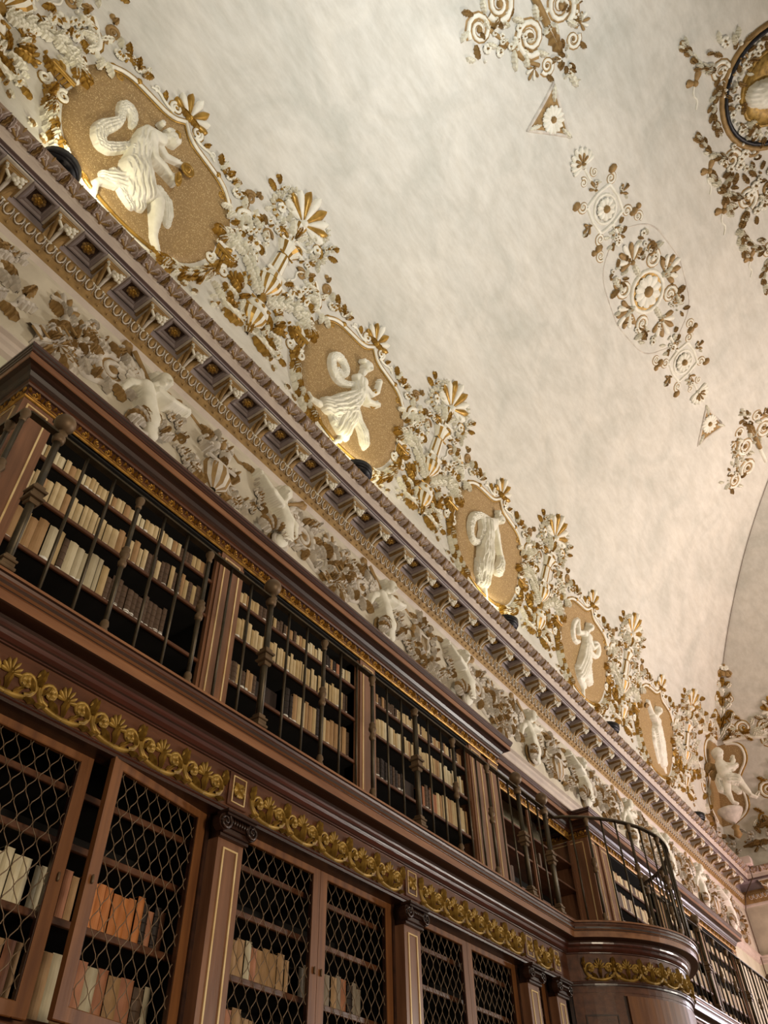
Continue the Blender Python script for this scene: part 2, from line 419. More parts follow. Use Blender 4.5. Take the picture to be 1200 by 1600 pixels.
# unseen right and near walls; openings added to let ambient world light in
b = MB(); b.box(XR, XR+.3, YN, YF, 5.6, 7.02)
for k in range(6): b.box(XR, XR+.3, YN+k*4.5, YN+k*4.5+.9, FL, 5.6)
struct(b.build('wall_right', M['wall'], org=(XR, 9, FL)))
b = MB(); b.box(XW, XR, YN-.3, YN, 5.6, 7.02)
for k in range(5): b.box(XW+k*4.4, XW+k*4.4+1.0, YN-.3, YN, FL, 5.6)
struct(b.build('wall_near', M['wall'], org=(5, YN, FL)))
# coved vault, a mitred ring for each step t
b = MB(); ts = list(np.concatenate([np.linspace(0, 2.5, 34), np.linspace(2.7, 9.45, 34)]))
rings = []
for side in (0, 1):
    for t in ts:
        z = float(V(t)) + (.3 if side else 0); q = t-(.3 if side else 0)
        rings.append([(XW+q, YN+q, z), (XW+q, YF-q, z), (XR-q, YF-q, z), (XR-q, YN+q, z)])
# each of the four coves gets its own vertices so the groins stay crisp
nt_ = len(ts)
for s0 in range(2):
    for c in range(4):
        vs = []; fs = []; m_ = 24
        for i in range(nt_):
            A, B = rings[s0*nt_+i][c], rings[s0*nt_+i][(c+1) % 4]
            for k in range(m_+1): f_ = k/m_; vs.append(tuple(A[j]+(B[j]-A[j])*f_ for j in range(3)))
        for i in range(nt_-1):
            for k in range(m_):
                a = i*(m_+1)+k; q = (a, a+1, a+m_+2, a+m_+1); fs.append(q if s0 else q[::-1])
        b.add(vs, fs, 0, True)
A, B, C_, D = rings[nt_-1]; b.add([A, B, C_, D], [(0, 1, 2, 3)])
struct(b.build('ceiling', M['vault'], org=(5, 9, 14)))

# ------------------------------------------------------------------ the great stucco cornice (trim_1 along the wall, trim_2 on the end wall)
# profile (distance out from the wall face XW, height, material)
PROF = [(.00, 7.02, 0), (.47, 6.99, 0), (.535, 6.965, 1), (.53, 6.93, 1), (.50, 6.90, 1), (.445, 6.875, 1), (.43, 6.845, 2), (.42, 6.84, 2),
        (.41, 6.765, 2), (.41, 6.75, 3), (.395, 6.745, 3), (.395, 6.725, 3), (.388, 6.715, 4), (.388, 6.76, 4), (.12, 6.76, 4), (.12, 6.60, 4), (.13, 6.59, 5), (.135, 6.57, 5), (.155, 6.53, 5),
        (.15, 6.47, 5), (.11, 6.40, 5), (.085, 6.33, 5), (.08, 6.30, 2), (.055, 6.27, 2), (.05, 6.235, 0)]
CM = [M['frieze'], M['cyma'], M['strip'], M['plum'], M['mauve'], M['ochre']]
def cornice_paths(prof):
    return [[(XW+d, YN, z), (XW+d, YF-d, z)] for d, z, _ in prof]
b = MB(); b.sweep(cornice_paths(PROF), [p[2] for p in PROF[1:]])
trim1 = struct(b.build('trim_1', CM, org=(XW, 9, 6.7)))
b = MB(); b.sweep([[(XW+d, YF-d, z), (XR, YF-d, z)] for d, z, _ in PROF], [p[2] for p in PROF[1:]])
trim2 = struct(b.build('trim_2', CM, org=(XW, YF, 6.7)))
# frieze ground and its lower moulding
b = MB(); b.box(XW, XF, YN, YF-.05, 5.24, 6.26); b.box(XW, XR, YF-.05, YF, 5.24, 6.26, 0)
b.sweep([[(XW+d, YN, z), (XW+d, YF-d, z)] for d, z in ((.05, 5.27), (.10, 5.265), (.11, 5.24), (.075, 5.225), (.07, 5.19), (.045, 5.17), (.04, 5.12), (.0, 5.10))], 1)
b.sweep([[(XW+d, YF-d, z), (XR, YF-d, z)] for d, z in ((.05, 5.27), (.10, 5.265), (.11, 5.24), (.075, 5.225), (.07, 5.19), (.045, 5.17), (.04, 5.12), (.0, 5.10))], 1)
struct(b.build('trim_3', [M['frieze'], M['strip']], org=(XW, 9, 5.3)))
t1o = ORG[trim1.name][0]; t2o = ORG[trim2.name][0]

# modillion: console under the fillet; local x out from the wall strip, y along, z down from the soffit
def modillion_mesh():
    b = Orn(); 
    b.bbox(.005, .262, -.135, .135, -.022, .0, .006, 0)                      # abacus slab
    b.bbox(.0, .235, -.112, .112, -.05, -.02, .005, 2)
    # console body, S-shaped underside
    st = [(.225, -.052), (.215, -.085), (.175, -.10), (.13, -.098), (.085, -.11), (.05, -.14), (.03, -.175), (.0, -.185)]
    for i in range(len(st)-1):
        (xa, za), (xb, zb) = st[i], st[i+1]
        b.add([(xa, -.085, za), (xb, -.085, zb), (xb, .085, zb), (xa, .085, za)], [(0, 1, 2, 3)], 2)
        for y_ in (-.085, .085): b.add([(xa, y_, -.04), (xb, y_, -.04), (xb, y_, zb), (xa, y_, za)], [(0, 1, 2, 3)], 0)
    b.add([(.225, -.085, -.04), (.225, .085, -.04), (.225, .085, -.052), (.225, -.085, -.052)], [(0, 1, 2, 3)], 2)
    # acanthus ribs running from the wall to the front, white over gold
    for q in (-.062, 0, .062):
        pts = [(.015, q*.35, -.19), (.05, q*.5, -.155), (.09, q*.7, -.125), (.14, q*.95, -.115), (.19, q*1.2, -.112), (.222, q*1.35, -.085)]
        b.pipe(pts, [.014, .018, .019, .018, .020, .018], 6, 2 if q else 0)
    for q in (-.09, .09): b.pipe([(.222, q, -.06), (.238, q, -.075), (.236, q*.9, -.098), (.22, q*.85, -.102)], [.012, .015, .014, .01], 6, 1)
    for q in (-.055, 0, .055): b.pipe([(.018, q-.02, -.19), (.03, q, -.20), (.018, q+.02, -.19)], .02, 6, 1)
    return b
mod_me = modillion_mesh().mesh('modillion', [M['dull'], M['white'], M['ochre']])
fb = MB()
R_ = random.Random(5)
for (y_, z_, x_) in ((.05, -.115, .205), (.08, -.105, .215), (.062, -.10, .235), (.030, -.112, .222), (.085, -.12, .185), (.050, -.13, .19), (.02, -.125, .2)):
    fb.lathe([(.005, -.020), (.016, -.014), (.0205, 0), (.016, .014), (.005, .020)], x_, y_, 7, 0, z_)
fb.pipe([(.20, -.085, -.09), (.21, -.06, -.115), (.19, -.02, -.125), (.14, -.015, -.125)], [.012, .016, .014, .01], 5, 0)
fruit_me = fb.mesh('fruit_cluster', [M['white']])
def coffer_mesh():
    b = MB(); a0, a1, c0, c1 = .0, .262, -.137, .137
    lv = [(0, 0.0), (.014, -.012), (.026, -.012), (.040, .006), (.052, .006), (.056, .038)]
    vs = []; fs = []; ms = []
    for d, z in lv: vs += [(a0+d, c0+d, z), (a1-d, c0+d, z), (a1-d, c1-d, z), (a0+d, c1-d, z)]
    b.add([(v[0], v[1], v[2]) for v in vs], [(i*4+k, i*4+(k+1) % 4, i*4+4+(k+1) % 4, i*4+4+k) for i in range(5) for k in range(4)], 0)
    n = len(b.v)-4; b.f.append((n, n+1, n+2, n+3)); b.m.append(1); b.s.append(False)
    return b
# the soffit sits at 6.715; coffers hang as framed panels just under it
cof_me = coffer_mesh().mesh('coffer_frame', [M['mauve'], M['coffer']])
rb = Orn()
rb.flower(0, 0, .062, 8, 0, 1, .012, .0); rb.flower(0, 0, .036, 6, 1, 1, .012, .012, .3)
ros_me = rb.mesh('rosette', [M['ochre'], M['gold']], fn=lambda A: np.stack([A[:,0], A[:,1], -A[:,2]], 1))
PITCH = .535
for k in range(-3, 39):
    yk = .975+(k-1)*PITCH
    if yk < YN+.4 or yk > YF-.5: continue
    m1 = inst(mod_me, 'modillion', trim1, (XW+.12-t1o[0], yk-t1o[1], 6.713-t1o[2])); inst(fruit_me, 'fruit_cluster', m1, (0, 0, 0))
    c1 = inst(cof_me, 'coffer_frame', trim1, (XW+.125-t1o[0], yk+PITCH/2-t1o[1], 6.70-t1o[2])); inst(ros_me, 'rosette', c1, (.131, 0, .034))
for k in range(0, 12):
    xk = XW+.75+k*PITCH
    m1 = inst(mod_me, 'modillion', trim2, (xk-t2o[0], YF-.12-t2o[1], 6.713-t2o[2]), -math.pi/2); inst(fruit_me, 'fruit_cluster', m1, (0, 0, 0))
    c1 = inst(cof_me, 'coffer_frame', trim2, (xk+PITCH/2-t2o[0], YF-.125-t2o[1], 6.70-t2o[2]), -math.pi/2); inst(ros_me, 'rosette', c1, (.131, 0, .034))
# egg with its shell and darts; local x out of the sloping band
eb = MB()
sl = (.07, -.20)    # how the ovolo leans
eb.lathe([(.003, -.05), (.017, -.038), (.026, -.015), (.027, .008), (.021, .024), (.004, .032)], .0, 0, 8, 0)
n = 12; pts = []
for i in range(n): a = math.pi*(-.22+1.44*i/(n-1)); pts.append((.014, .0385*math.cos(a), -.008-.052*math.sin(a)))
eb.pipe(pts, .007, 4, 1)
eb.add([(.0, .052, .03), (.018, .052, -.0), (.0, .046, -.0), (.0, .058, -.0), (.0, .052, -.07)], [(0, 2, 1), (0, 1, 3), (1, 2, 4), (1, 4, 3)], 1)
eb.lathe([(.003, -.012), (.010, 0), (.003, .012)], .004, .053, 6, 0, -.098)
egg_me = eb.mesh('egg', [M['ochre'], M['dull']], fn=lambda A: np.stack([A[:,0]+A[:,2]*.45, A[:,1], A[:,2]], 1))
EP = .107
ke = 0; y_ = YN+.3
while y_ < YF-.25 and ke < 225:
    if y_ > -.2: inst(egg_me, 'egg', trim1, (XW+.150-t1o[0], y_-t1o[1], 6.465-t1o[2])); ke += 1
    y_ += EP
for k in range(50): inst(egg_me, 'egg', trim2, (XW+.3+k*EP-t2o[0], YF-.150-t2o[1], 6.465-t2o[2]), -math.pi/2)
# leaf carving of the crowning cyma: palmette and curling leaf in turn, lying on the slope (d .43->.53, z 6.875->6.965)
cb = Orn()
cb.palm(0, -.05, math.pi/2, .115, 5, 2.2, (1, 0), h=.014, w0=.002)
cb.scroll(-.062, .0, -math.pi/2, .042, 1.1, -1, (.010, .006), 0); cb.scroll(.062, .0, -math.pi/2, .042, 1.1, 1, (.010, .006), 0)
cb.leaf(.125, -.055, 1.9, .12, .035, .018, 0, -.9, n=5); cb.leaf(.16, .05, -1.2, .11, .034, .018, 1, -.9, n=5)
cb.dome(.092, .035, .014, .014, 1); cb.leaf(.20, -.04, 1.2, .10, .03, .016, 0, .8, n=5)
def cyma_map(A):
    s_ = A[:,1]*1.15; w = A[:,2]*2.0; c, sn = .72, .69      # slope direction: out and up
    return np.stack([.483+s_*c+w*sn, A[:,0], 6.915+s_*sn-w*c], 1)
cyma_me = cb.mesh('leaf_carving', [M['cymaleaf'], M['ochre']], fn=lambda A: cyma_map(A)-np.array([.483, 0, 6.915]))
CP = .295
for k in range(0, 76):
    yy = -.9+k*CP
    if yy < YF-.75: inst(cyma_me, 'leaf_carving', trim1, (XW+.483-t1o[0], yy-t1o[1], 6.915-t1o[2]))
for k in range(20): inst(cyma_me, 'leaf_carving', trim2, (XW+.6+k*CP-t2o[0], YF-.483-t2o[1], 6.915-t2o[2]), -math.pi/2)
# ------------------------------------------------------------------ stucco reliefs on the vault foot
WG = [M['white'], M['gold']]
PI = math.pi
ORD = ['first', 'second', 'third', 'fourth', 'fifth', 'sixth', 'seventh']
def relief_parts(parts, fn, org):
    """list of (part name, Orn, mats) -> shared meshes"""
    return [(n, b.mesh(n, mats, fn=fn, org=org)) for n, b, mats in parts]
def fill_outline(pts, w, rings=7):
    """panel ground: concentric rings so that it bends with the vault"""
    b = Orn(); cx = sum(p[0] for p in pts)/len(pts); cy = sum(p[1] for p in pts)/len(pts); n = len(pts)
    vs = [(cx, cy, w)]
    for r in range(1, rings+1):
        for p in pts: vs.append((cx+(p[0]-cx)*r/rings, cy+(p[1]-cy)*r/rings, w))
    for p in pts: vs.append((p[0], p[1], -.03))
    fs = [(0, 1+k, 1+(k+1) % n) for k in range(n)]
    for r in range(rings):
        for k in range(n):
            a = 1+r*n+k; c = 1+r*n+(k+1) % n; fs.append((a, a+n, c+n, c))
    b.add(vs, fs, 0, True); return b
def resample(pts, d=.06):
    out = []
    for a, b_ in zip(pts[:-1], pts[1:]):
        L = math.hypot(b_[0]-a[0], b_[1]-a[1]); n = max(1, int(L/d))
        for i in range(n): out.append((a[0]+(b_[0]-a[0])*i/n, a[1]+(b_[1]-a[1])*i/n))
    out.append(pts[-1]); return out
def smooth_line(pts, it=2):
    for _ in range(it):
        q = [pts[0]]
        for a, b_ in zip(pts[:-1], pts[1:]):
            q += [(a[0]*.75+b_[0]*.25, a[1]*.75+b_[1]*.25), (a[0]*.25+b_[0]*.75, a[1]*.25+b_[1]*.75)]
        q.append(pts[-1]); pts = q
    return pts
def mirror(pts): return [(-p[0],)+tuple(p[1:]) for p in reversed(pts)]
def garland(b, pts, n, size, seed, mw=0, mg=1, h=.04):
    """laurel garland: paired leaves pointing along the line, berries between"""
    R = random.Random(seed); P = smooth_line(pts, 3); m = len(P)
    for i in range(n):
        f_ = i/(n-1)*(m-1.001); j = int(f_); q = f_-j
        x, y = P[j][0]*(1-q)+P[j+1][0]*q, P[j][1]*(1-q)+P[j+1][1]*q
        a = math.atan2(P[j+1][1]-P[j][1], P[j+1][0]-P[j][0])
        for sd in (-1, 1):
            b.leaf(x, y, a+sd*R.uniform(.5, .9), size*R.uniform(1.2, 1.6), size*.38, h, mg if R.random() < .55 else mw, -sd*.5, .0, 5)
        b.leaf(x, y, a, size*1.3, size*.36, h*1.5, mw if i % 2 else mg, 0, .01, 5)
        if R.random() < .6: b.dome(x+R.uniform(-.5, .5)*size, y+R.uniform(-.5, .5)*size, size*.2, size*.28, mw, .03, 6)
# --- cartouche (x about the axis, s up the curve)
top = [(-1.02, 2.22), (-.90, 2.38), (-.72, 2.50), (-.45, 2.53), (-.15, 2.56), (0, 2.70)]
side = [(-1.02, 2.22), (-1.10, 2.02), (-1.10, 1.84), (-1.02, 1.74), (-1.05, 1.60), (-1.0, 1.40), (-.86, 1.12), (-.62, .92), (-.3, .82), (0, .78)]
half = smooth_line(top, 2)
out = resample(half+mirror(half)[1:], .09)
low = smooth_line(side, 2)
outline = resample(list(reversed(low)), .1)[:-1]+out+resample(mirror(list(reversed(low))), .1)[1:-1]
outline = outline[::-1]
CART = []
CART.append(('panel', fill_outline(outline, .006), [M['mosaic']]))
b = Orn(); b.tube(resample(half+mirror(half)[1:], .07), .022, 0, .01); b.tube([(p[0], p[1]-.045) for p in resample(half+mirror(half)[1:], .07)], .011, 1, .01)
b.tube([(p[0], p[1]+.042) for p in resample(half+mirror(half)[1:], .07)], .010, 1, .0)
for x in (-.62, .62): b.dome(x, 2.53, .045, .05, 1, 0, 8)
CART.append(('upper_frame', b, WG))
b = Orn(); lo = smooth_line([(-.62, .92), (-.35, .82), (0, .78), (.35, .82), (.62, .92)], 2)
b.tube(resample(lo, .07), .024, 1, .01); b.tube([(p[0], p[1]-.05) for p in resample(lo, .07)], .016, 0, .0)
for x in (-.42, .42): b.scroll(x, .84, 0, .05, 1.3, 1 if x < 0 else -1, .012, 1); b.leaf(x, .86, PI if x < 0 else 0, .2, .04, .03, 1)
CART.append(('lower_frame', b, WG))
b = Orn(); b.palm(0, 2.76, PI/2, .34, 7, 2.7, (1, 0), .05, .05); b.leaf(-.02, 2.76, 0, .16, .03, .05, 1); b.leaf(.02, 2.76, PI, .16, .03, .05, 1)
CART.append(('palmette', b, WG))
for sg in (-1, 1):
    b = Orn()
    b.scroll(sg*.17, 2.72, -PI/2, .075, 1.7, sg, (.02, .012), 0, .01, mi2=1)
    b.tube([(sg*p[0], p[1]) for p in smooth_line([(.17, 2.645), (.28, 2.63), (.42, 2.68), (.50, 2.63)], 2)], (.02, .012), 0, .01)
    b.scroll(sg*.45, 2.69, -PI/2, .04, 1.3, -sg, (.013, .008), 0); b.leaf(sg*.3, 2.66, PI/2-sg*.6, .12, .035, .03, 1)
    CART.append(('scroll', b, WG))
    b = Orn(); b.cluster(sg*.72, 2.68, .15, .06, 13, 11, .035, .075, flow=PI/2); b.cluster(sg*.92, 2.60, .10, .07, 8, 13, .035, .07)
    b.leaf(sg*.62, 2.63, PI/2, .16, .05, .04, 0); b.leaf(sg*.70, 2.62, PI/2-sg*.4, .17, .05, .04, 1)
    CART.append(('flower_spray', b, WG))
    b = Orn(); b.scroll(sg*1.09, 2.72, sg*1.0, .085, 1.8, sg, (.028, .012), 1, .0); b.dome(sg*1.2, 2.86, .035, .04, 1)
    b.leaf(sg*1.1, 2.62, -PI/2, .12, .045, .03, 1); b.leaf(sg*1.15, 2.8, PI/2, .1, .04, .03, 1)
    CART.append(('volute', b, [M['white'], M['ochre']]))
    # curling white acanthus at the shoulder with the gold binding
    b = Orn()
    b.tube([(sg*p[0], p[1]) for p in smooth_line([(1.33, 2.62), (1.22, 2.56), (1.17, 2.42), (1.05, 2.30), (.95, 2.32)], 2)], (.05, .03), 0, .0, .8)
    for i, (x, y, a) in enumerate(((1.18, 2.45, -.9), (1.12, 2.36, -1.4), (1.02, 2.31, -2.0), (.96, 2.32, -2.7), (1.25, 2.52, -.5))):
        aa = a if sg > 0 else PI-a; b.leaf(sg*x, y, aa, .16, .045, .04, 0, .3*sg, .02)
    b.tube([(sg*1.26, 2.50), (sg*1.33, 2.60)], .055, 1, .0, .8); b.tube([(sg*1.22, 2.52), (sg*1.36, 2.52)], .02, 1, .04)
    for x in (.88, .78): b.scroll(sg*x, 2.37, PI/2, .05, 1.5, -sg, (.018, .01), 1, .0)
    CART.append(('acanthus', b, WG))
    b = Orn()
    b.tube([(sg*p[0], p[1]) for p in smooth_line([(1.12, 2.14), (1.22, 2.08), (1.24, 1.92), (1.15, 1.80), (1.06, 1.82)], 2)], (.045, .03), 0, .0, .8)
    b.leaf(sg*1.2, 2.15, -PI/2, .3, .06, .05, 0, 0); b.dome(sg*1.05, 1.80, .045, .05, 0); b.leaf(sg*1.14, 2.12, -PI/2-sg*.5, .22, .05, .04, 1)
    for k in range(5): b.tube([(sg*(1.07+.05*k), 1.74), (sg*(1.09+.045*k), 1.60)], .022, 1, .0, .9)
    b.tube([(sg*1.03, 1.73), (sg*1.30, 1.73)], .03, 1, .02)
    CART.append(('side_console', b, WG))
    b = Orn()
    b.scroll(sg*1.26, 1.50, PI/2, .075, 1.5, sg, (.025, .012), 0, .01, mi2=1); b.scroll(sg*1.04, 1.50, PI/2, .075, 1.5, -sg, (.025, .012), 0, .01, mi2=1)
    b.leaf(sg*1.15, 1.56, -PI/2, .28, .07, .05, 1); b.palm(sg*1.15, 1.36, PI/2, .12, 5, 2.2, (1, 0), h=.03)
    garland(b, [(sg*1.12, 1.34), (sg*1.02, 1.12), (sg*.86, .94), (sg*.66, .84)], 11, .12, 3, h=.045)
    CART.append(('laurel_garland', b, WG))
CART_ORG = (0, 0, 0)
cart_me = relief_parts(CART, lambda A: vault_map(A)-np.array([XW, 0, 7.0]), (0, 0, 0))
CU = [1.40, 5.13, 8.86, 12.60, 16.36]
cart_lab = ['gilded stucco cartouche framing the cymbal dancer, nearest on the vault foot',
            'gilded stucco cartouche framing the leaping dancer with looped scarf, second along the vault foot',
            'gilded stucco cartouche framing the dancer with pail and lowered arm, third along the vault foot',
            'stucco cartouche around the figure with two round loops of veil, fourth along the vault foot',
            'narrow looking stucco cartouche around the figure raising an arm, fifth before the room corner']
for k, u in enumerate(CU):
    t = thing('cartouche_relief', (XW, u, 7.0), cart_lab[k], 'wall relief', 'cartouches along the foot of the vault')
    for n, me in cart_me: inst(me, n, t, (0, 0, 0))
# --- candelabrum between the cartouches
CAN = []
b = Orn(); b.leaf(0, 1.02, PI/2, .2, .07, .05, 1); b.loft(0, [(1.02, .03, .04), (1.08, .07, .06), (1.13, .04, .04), (1.2, .10, .08), (1.27, .165, .11), (1.36, .19, .13)], 10, (0, 1))
b.tube([(-.2, 1.385), (.2, 1.385)], .022, 1, .05)
b.loft(0, [(1.395, .185, .0), (1.40, .185, .13), (1.47, .185, .13), (1.53, .15, .11)], 8); b.tube([(-.17, 1.545), (.17, 1.545)], .02, 1, .05)
for x in (-.1, .1): b.dome(x, 1.46, .028, .02, 1, .115)
b.dome(0, 1.465, .03, .02, 1, .13)
CAN.append(('lower_vase', b, WG))
b = Orn(); b.loft(0, [(1.56, .12, .08), (1.62, .05, .06), (1.68, .08, .07), (1.74, .04, .05)], 6, (1,)); 
b.loft(0, [(1.74, .04, .05), (1.80, .12, .10), (1.88, .185, .14), (1.97, .205, .15)], 12, (0, 1))
b.tube([(-.2, 1.99), (.2, 1.99)], .025, 0, .07); b.loft(0, [(1.995, .19, 0), (2.0, .19, .13), (2.08, .165, .12), (2.12, .12, .1)], 12, (0, 0, 1))
CAN.append(('gadrooned_vase', b, WG))
b = Orn(); b.tube([(-.155, 2.13), (.155, 2.13)], .03, 0, .06); b.loft(0, [(2.15, .105, .09), (2.46, .095, .085)], 9, (0, 1, 0))
b.tube([(-.12, 2.47), (.12, 2.47)], .014, 1, .07); b.loft(0, [(2.48, .10, .085), (2.56, .125, .10), (2.64, .19, .14)], 9, (0, 0, 1)); b.tube([(-.19, 2.65), (.19, 2.65)], .02, 0, .08)
CAN.append(('fluted_shaft', b, WG))
b = Orn(); b.dome(0, 2.73, .06, .07, 0); b.tube([(-.10, 2.70), (.10, 2.70)], .03, 0, .04); b.scroll(-.15, 2.74, 0, .075, 1.4, 1, (.024, .012), 1); b.scroll(.15, 2.74, PI, .075, 1.4, -1, (.024, .012), 1)
b.loft(0, [(2.78, .03, .04), (2.9, .05, .05), (3.1, .10, .06)], 6, (0, 1, 0)); b.leaf(-.03, 2.84, PI/2+.5, .24, .055, .05, 0); b.leaf(.03, 2.84, PI/2-.5, .24, .055, .05, 0)
b.leaf(0, 2.82, PI/2, .24, .05, .06, 1)
CAN.append(('calyx', b, WG))
b = Orn(); b.palm(0, 3.12, PI/2, .50, 9, 2.9, (0, 1), .066, .07)
CAN.append(('palmette', b, WG))
for sg in (-1, 1):
    fl = (lambda a: a) if sg > 0 else (lambda a: PI-a)
    b = Orn()   # blossom ring with its beaded leaf tendril, high up
    b.tube([(sg*p[0], p[1]) for p in smooth_line([(.03, 2.84), (.18, 2.84), (.30, 2.90), (.32, 3.05)], 2)], (.025, .018), 0)
    b.scroll(sg*.36, 3.02, fl(-PI*.6), .15, 1.0, sg, (.03, .018), 1, .0, eye=False); b.flower(sg*.36, 3.02, .07, 6, 0, 1, .02, .02)
    for i in range(13): a = fl(-PI*.75+i*.47); b.leaf(sg*.36+.12*math.cos(a), 3.02+.12*math.sin(a), a+.4*sg, .085, .026, .035, 0, 0, .015, 4)
    b.cluster(sg*.5, 3.2, .08, .07, 6, 4, .03, .06, mg=1); b.leaf(sg*.55, 3.12, fl(.3), .16, .04, .04, 1); b.leaf(sg*.46, 2.88, fl(-.9), .13, .04, .03, 0)
    CAN.append(('blossom_scroll', b, WG))
    b = Orn()
    b.scroll(sg*.27, 3.30, fl(-PI/2), .09, 1.2, sg, (.022, .012), 0, .01, mi2=1); 
    for i in range(8): a = fl(-PI*.5+i*.5); b.leaf(sg*.27+.085*math.cos(a), 3.30+.085*math.sin(a), a, .07, .024, .03, 0, 0, .015, 4)
    b.dome(sg*.62, 3.32, .035, .04, 1); b.leaf(sg*.55, 3.26, fl(.9), .12, .04, .03, 1)
    CAN.append(('upper_scroll', b, WG))
    b = Orn()   # slender double scrolls beside the shaft
    b.tube([(sg*p[0], p[1]) for p in smooth_line([(.24, 2.30), (.30, 2.38), (.26, 2.48), (.34, 2.58), (.45, 2.60)], 2)], .012, 0, .01)
    b.scroll(sg*.26, 2.27, fl(PI/2), .05, 1.3, sg, (.013, .008), 0); b.scroll(sg*.33, 2.53, fl(PI), .08, 1.6, -sg, (.026, .012), 1); b.leaf(sg*.42, 2.6, fl(.7), .13, .05, .04, 1)
    CAN.append(('double_scroll', b, [M['white'], M['ochre']]))
    b = Orn()   # C-scroll with a leaf tongue and flower cluster
    b.scroll(sg*.66, 2.38, fl(PI*.6), .15, 1.25, -sg, (.034, .02), 0, .005, eye=False); b.scroll(sg*.66, 2.38, fl(PI*.6), .115, 1.1, -sg, (.018, .012), 1, .0, eye=False)
    b.leaf(sg*.63, 2.35, fl(.6), .13, .05, .05, 0); b.flower(sg*.40, 2.24, .085, 5, 0, 1, .03, .02); b.flower(sg*.34, 2.13, .05, 5, 0, 1, .03, .01)
    b.dome(sg*.50, 2.50, .045, .05, 0); b.cluster(sg*.50, 2.20, .12, .12, 10, 7, .035, .07)
    b.leaf(sg*.74, 2.50, fl(1.0), .17, .05, .04, 0)
    CAN.append(('leaf_scroll', b, WG))
    b = Orn()   # great white acanthus branch sweeping to the cartouche shoulder
    P = smooth_line([(.06, 1.66), (.22, 1.84), (.42, 1.98), (.66, 2.02), (.80, 1.93)], 2)
    b.tube([(sg*p[0], p[1]) for p in P], (.03, .018), 0, .02)
    for i in range(8):
        j = int((i+.5)/8*(len(P)-2)); a = math.atan2(P[j+1][1]-P[j][1], P[j+1][0]-P[j][0])
        for q in (-1, 1): b.leaf(sg*P[j][0], P[j][1], fl(a+q*.75), .17, .05, .045, 0, -q*.5*sg, .01)
    b.leaf(sg*.78, 1.94, fl(-.5), .2, .06, .05, 1); b.leaf(sg*.80, 1.95, fl(-.1), .16, .05, .05, 1); b.leaf(sg*.74, 1.92, fl(-1.0), .17, .05, .05, 1)
    b.scroll(sg*.62, 1.76, fl(PI/2), .08, 1.3, -sg, (.03, .016), 1); b.leaf(sg*.5, 1.7, fl(-.6), .2, .05, .04, 1)
    b.scroll(sg*.36, 2.06, fl(PI), .07, 1.2, -sg, (.022, .012), 0)
    CAN.append(('acanthus_branch', b, WG))
    b = Orn()   # lower branches beside the vase
    b.tube([(sg*p[0], p[1]) for p in smooth_line([(.04, 1.10), (.20, 1.16), (.30, 1.32), (.30, 1.52)], 2)], (.022, .014), 0)
    for i, (x, y, a) in enumerate(((.18, 1.15, -.5), (.25, 1.2, -.2), (.29, 1.32, .1), (.3, 1.42, .5), (.22, 1.2, 1.6), (.28, 1.36, 2.2), (.3, 1.5, 1.4), (.3, 1.5, .9))):
        b.leaf(sg*x, y, fl(a), .2, .055, .045, i % 2, 0, .01)
    b.palm(sg*.40, 1.50, fl(1.2), .17, 5, 2.4, (1, 1)); b.palm(sg*.27, 1.66, fl(1.5), .13, 5, 2.4, (1, 1)); b.leaf(sg*.1, 1.08, fl(-.15), .36, .06, .05, 0, .4*sg); b.leaf(sg*.1, 1.06, fl(-.6), .32, .06, .05, 1, .8*sg); b.leaf(sg*.38, 1.15, fl(.1), .2, .05, .04, 0)
    b.cluster(sg*.46, 1.12, .12, .08, 7, 9, .035, .07)
    CAN.append(('lower_branch', b, WG))
    b = Orn(); b.cluster(sg*.50, 2.33, .26, .22, 26, 41, .035, .075); b.cluster(sg*.42, 1.84, .24, .13, 14, 42, .035, .075); b.cluster(sg*.30, 1.22, .24, .16, 16, 43, .035, .075); b.cluster(sg*.30, 2.80, .16, .16, 12, 44, .035, .065)
    CAN.append(('small_foliage', b, WG))
    b = Orn(); garland(b, [(sg*.34, 1.02), (sg*.62, .90), (sg*.9, .84)], 4, .06, 21, h=.02); CAN.append(('small_sprig', b, [M['white'], M['ochre']]))
can_me = relief_parts(CAN, lambda A: vault_map(A)-np.array([XW, 0, 7.0]), (0, 0, 0))
CANU = [-.48, 3.25, 6.98, 10.72, 14.46, 18.20]
can_lab = ['gilded candelabrum relief cut by the top left edge, beside the cymbal dancer panel',
           'gilded candelabrum relief between the cymbal dancer and the leaping dancer panels',
           'gilded candelabrum relief between the second and third dancer panels',
           'gilded candelabrum relief between the third and fourth figure panels',
           'gilded candelabrum relief between the fourth and fifth figure panels',
           'dense candelabrum relief between the fifth panel and the corner cherub panel']
for k, u in enumerate(CANU):
    t = thing('candelabrum_relief', (XW, u, 7.0), can_lab[k], 'wall relief', 'candelabra between the cartouches')
    for n, me in can_me: inst(me, n, t, (0, 0, 0))

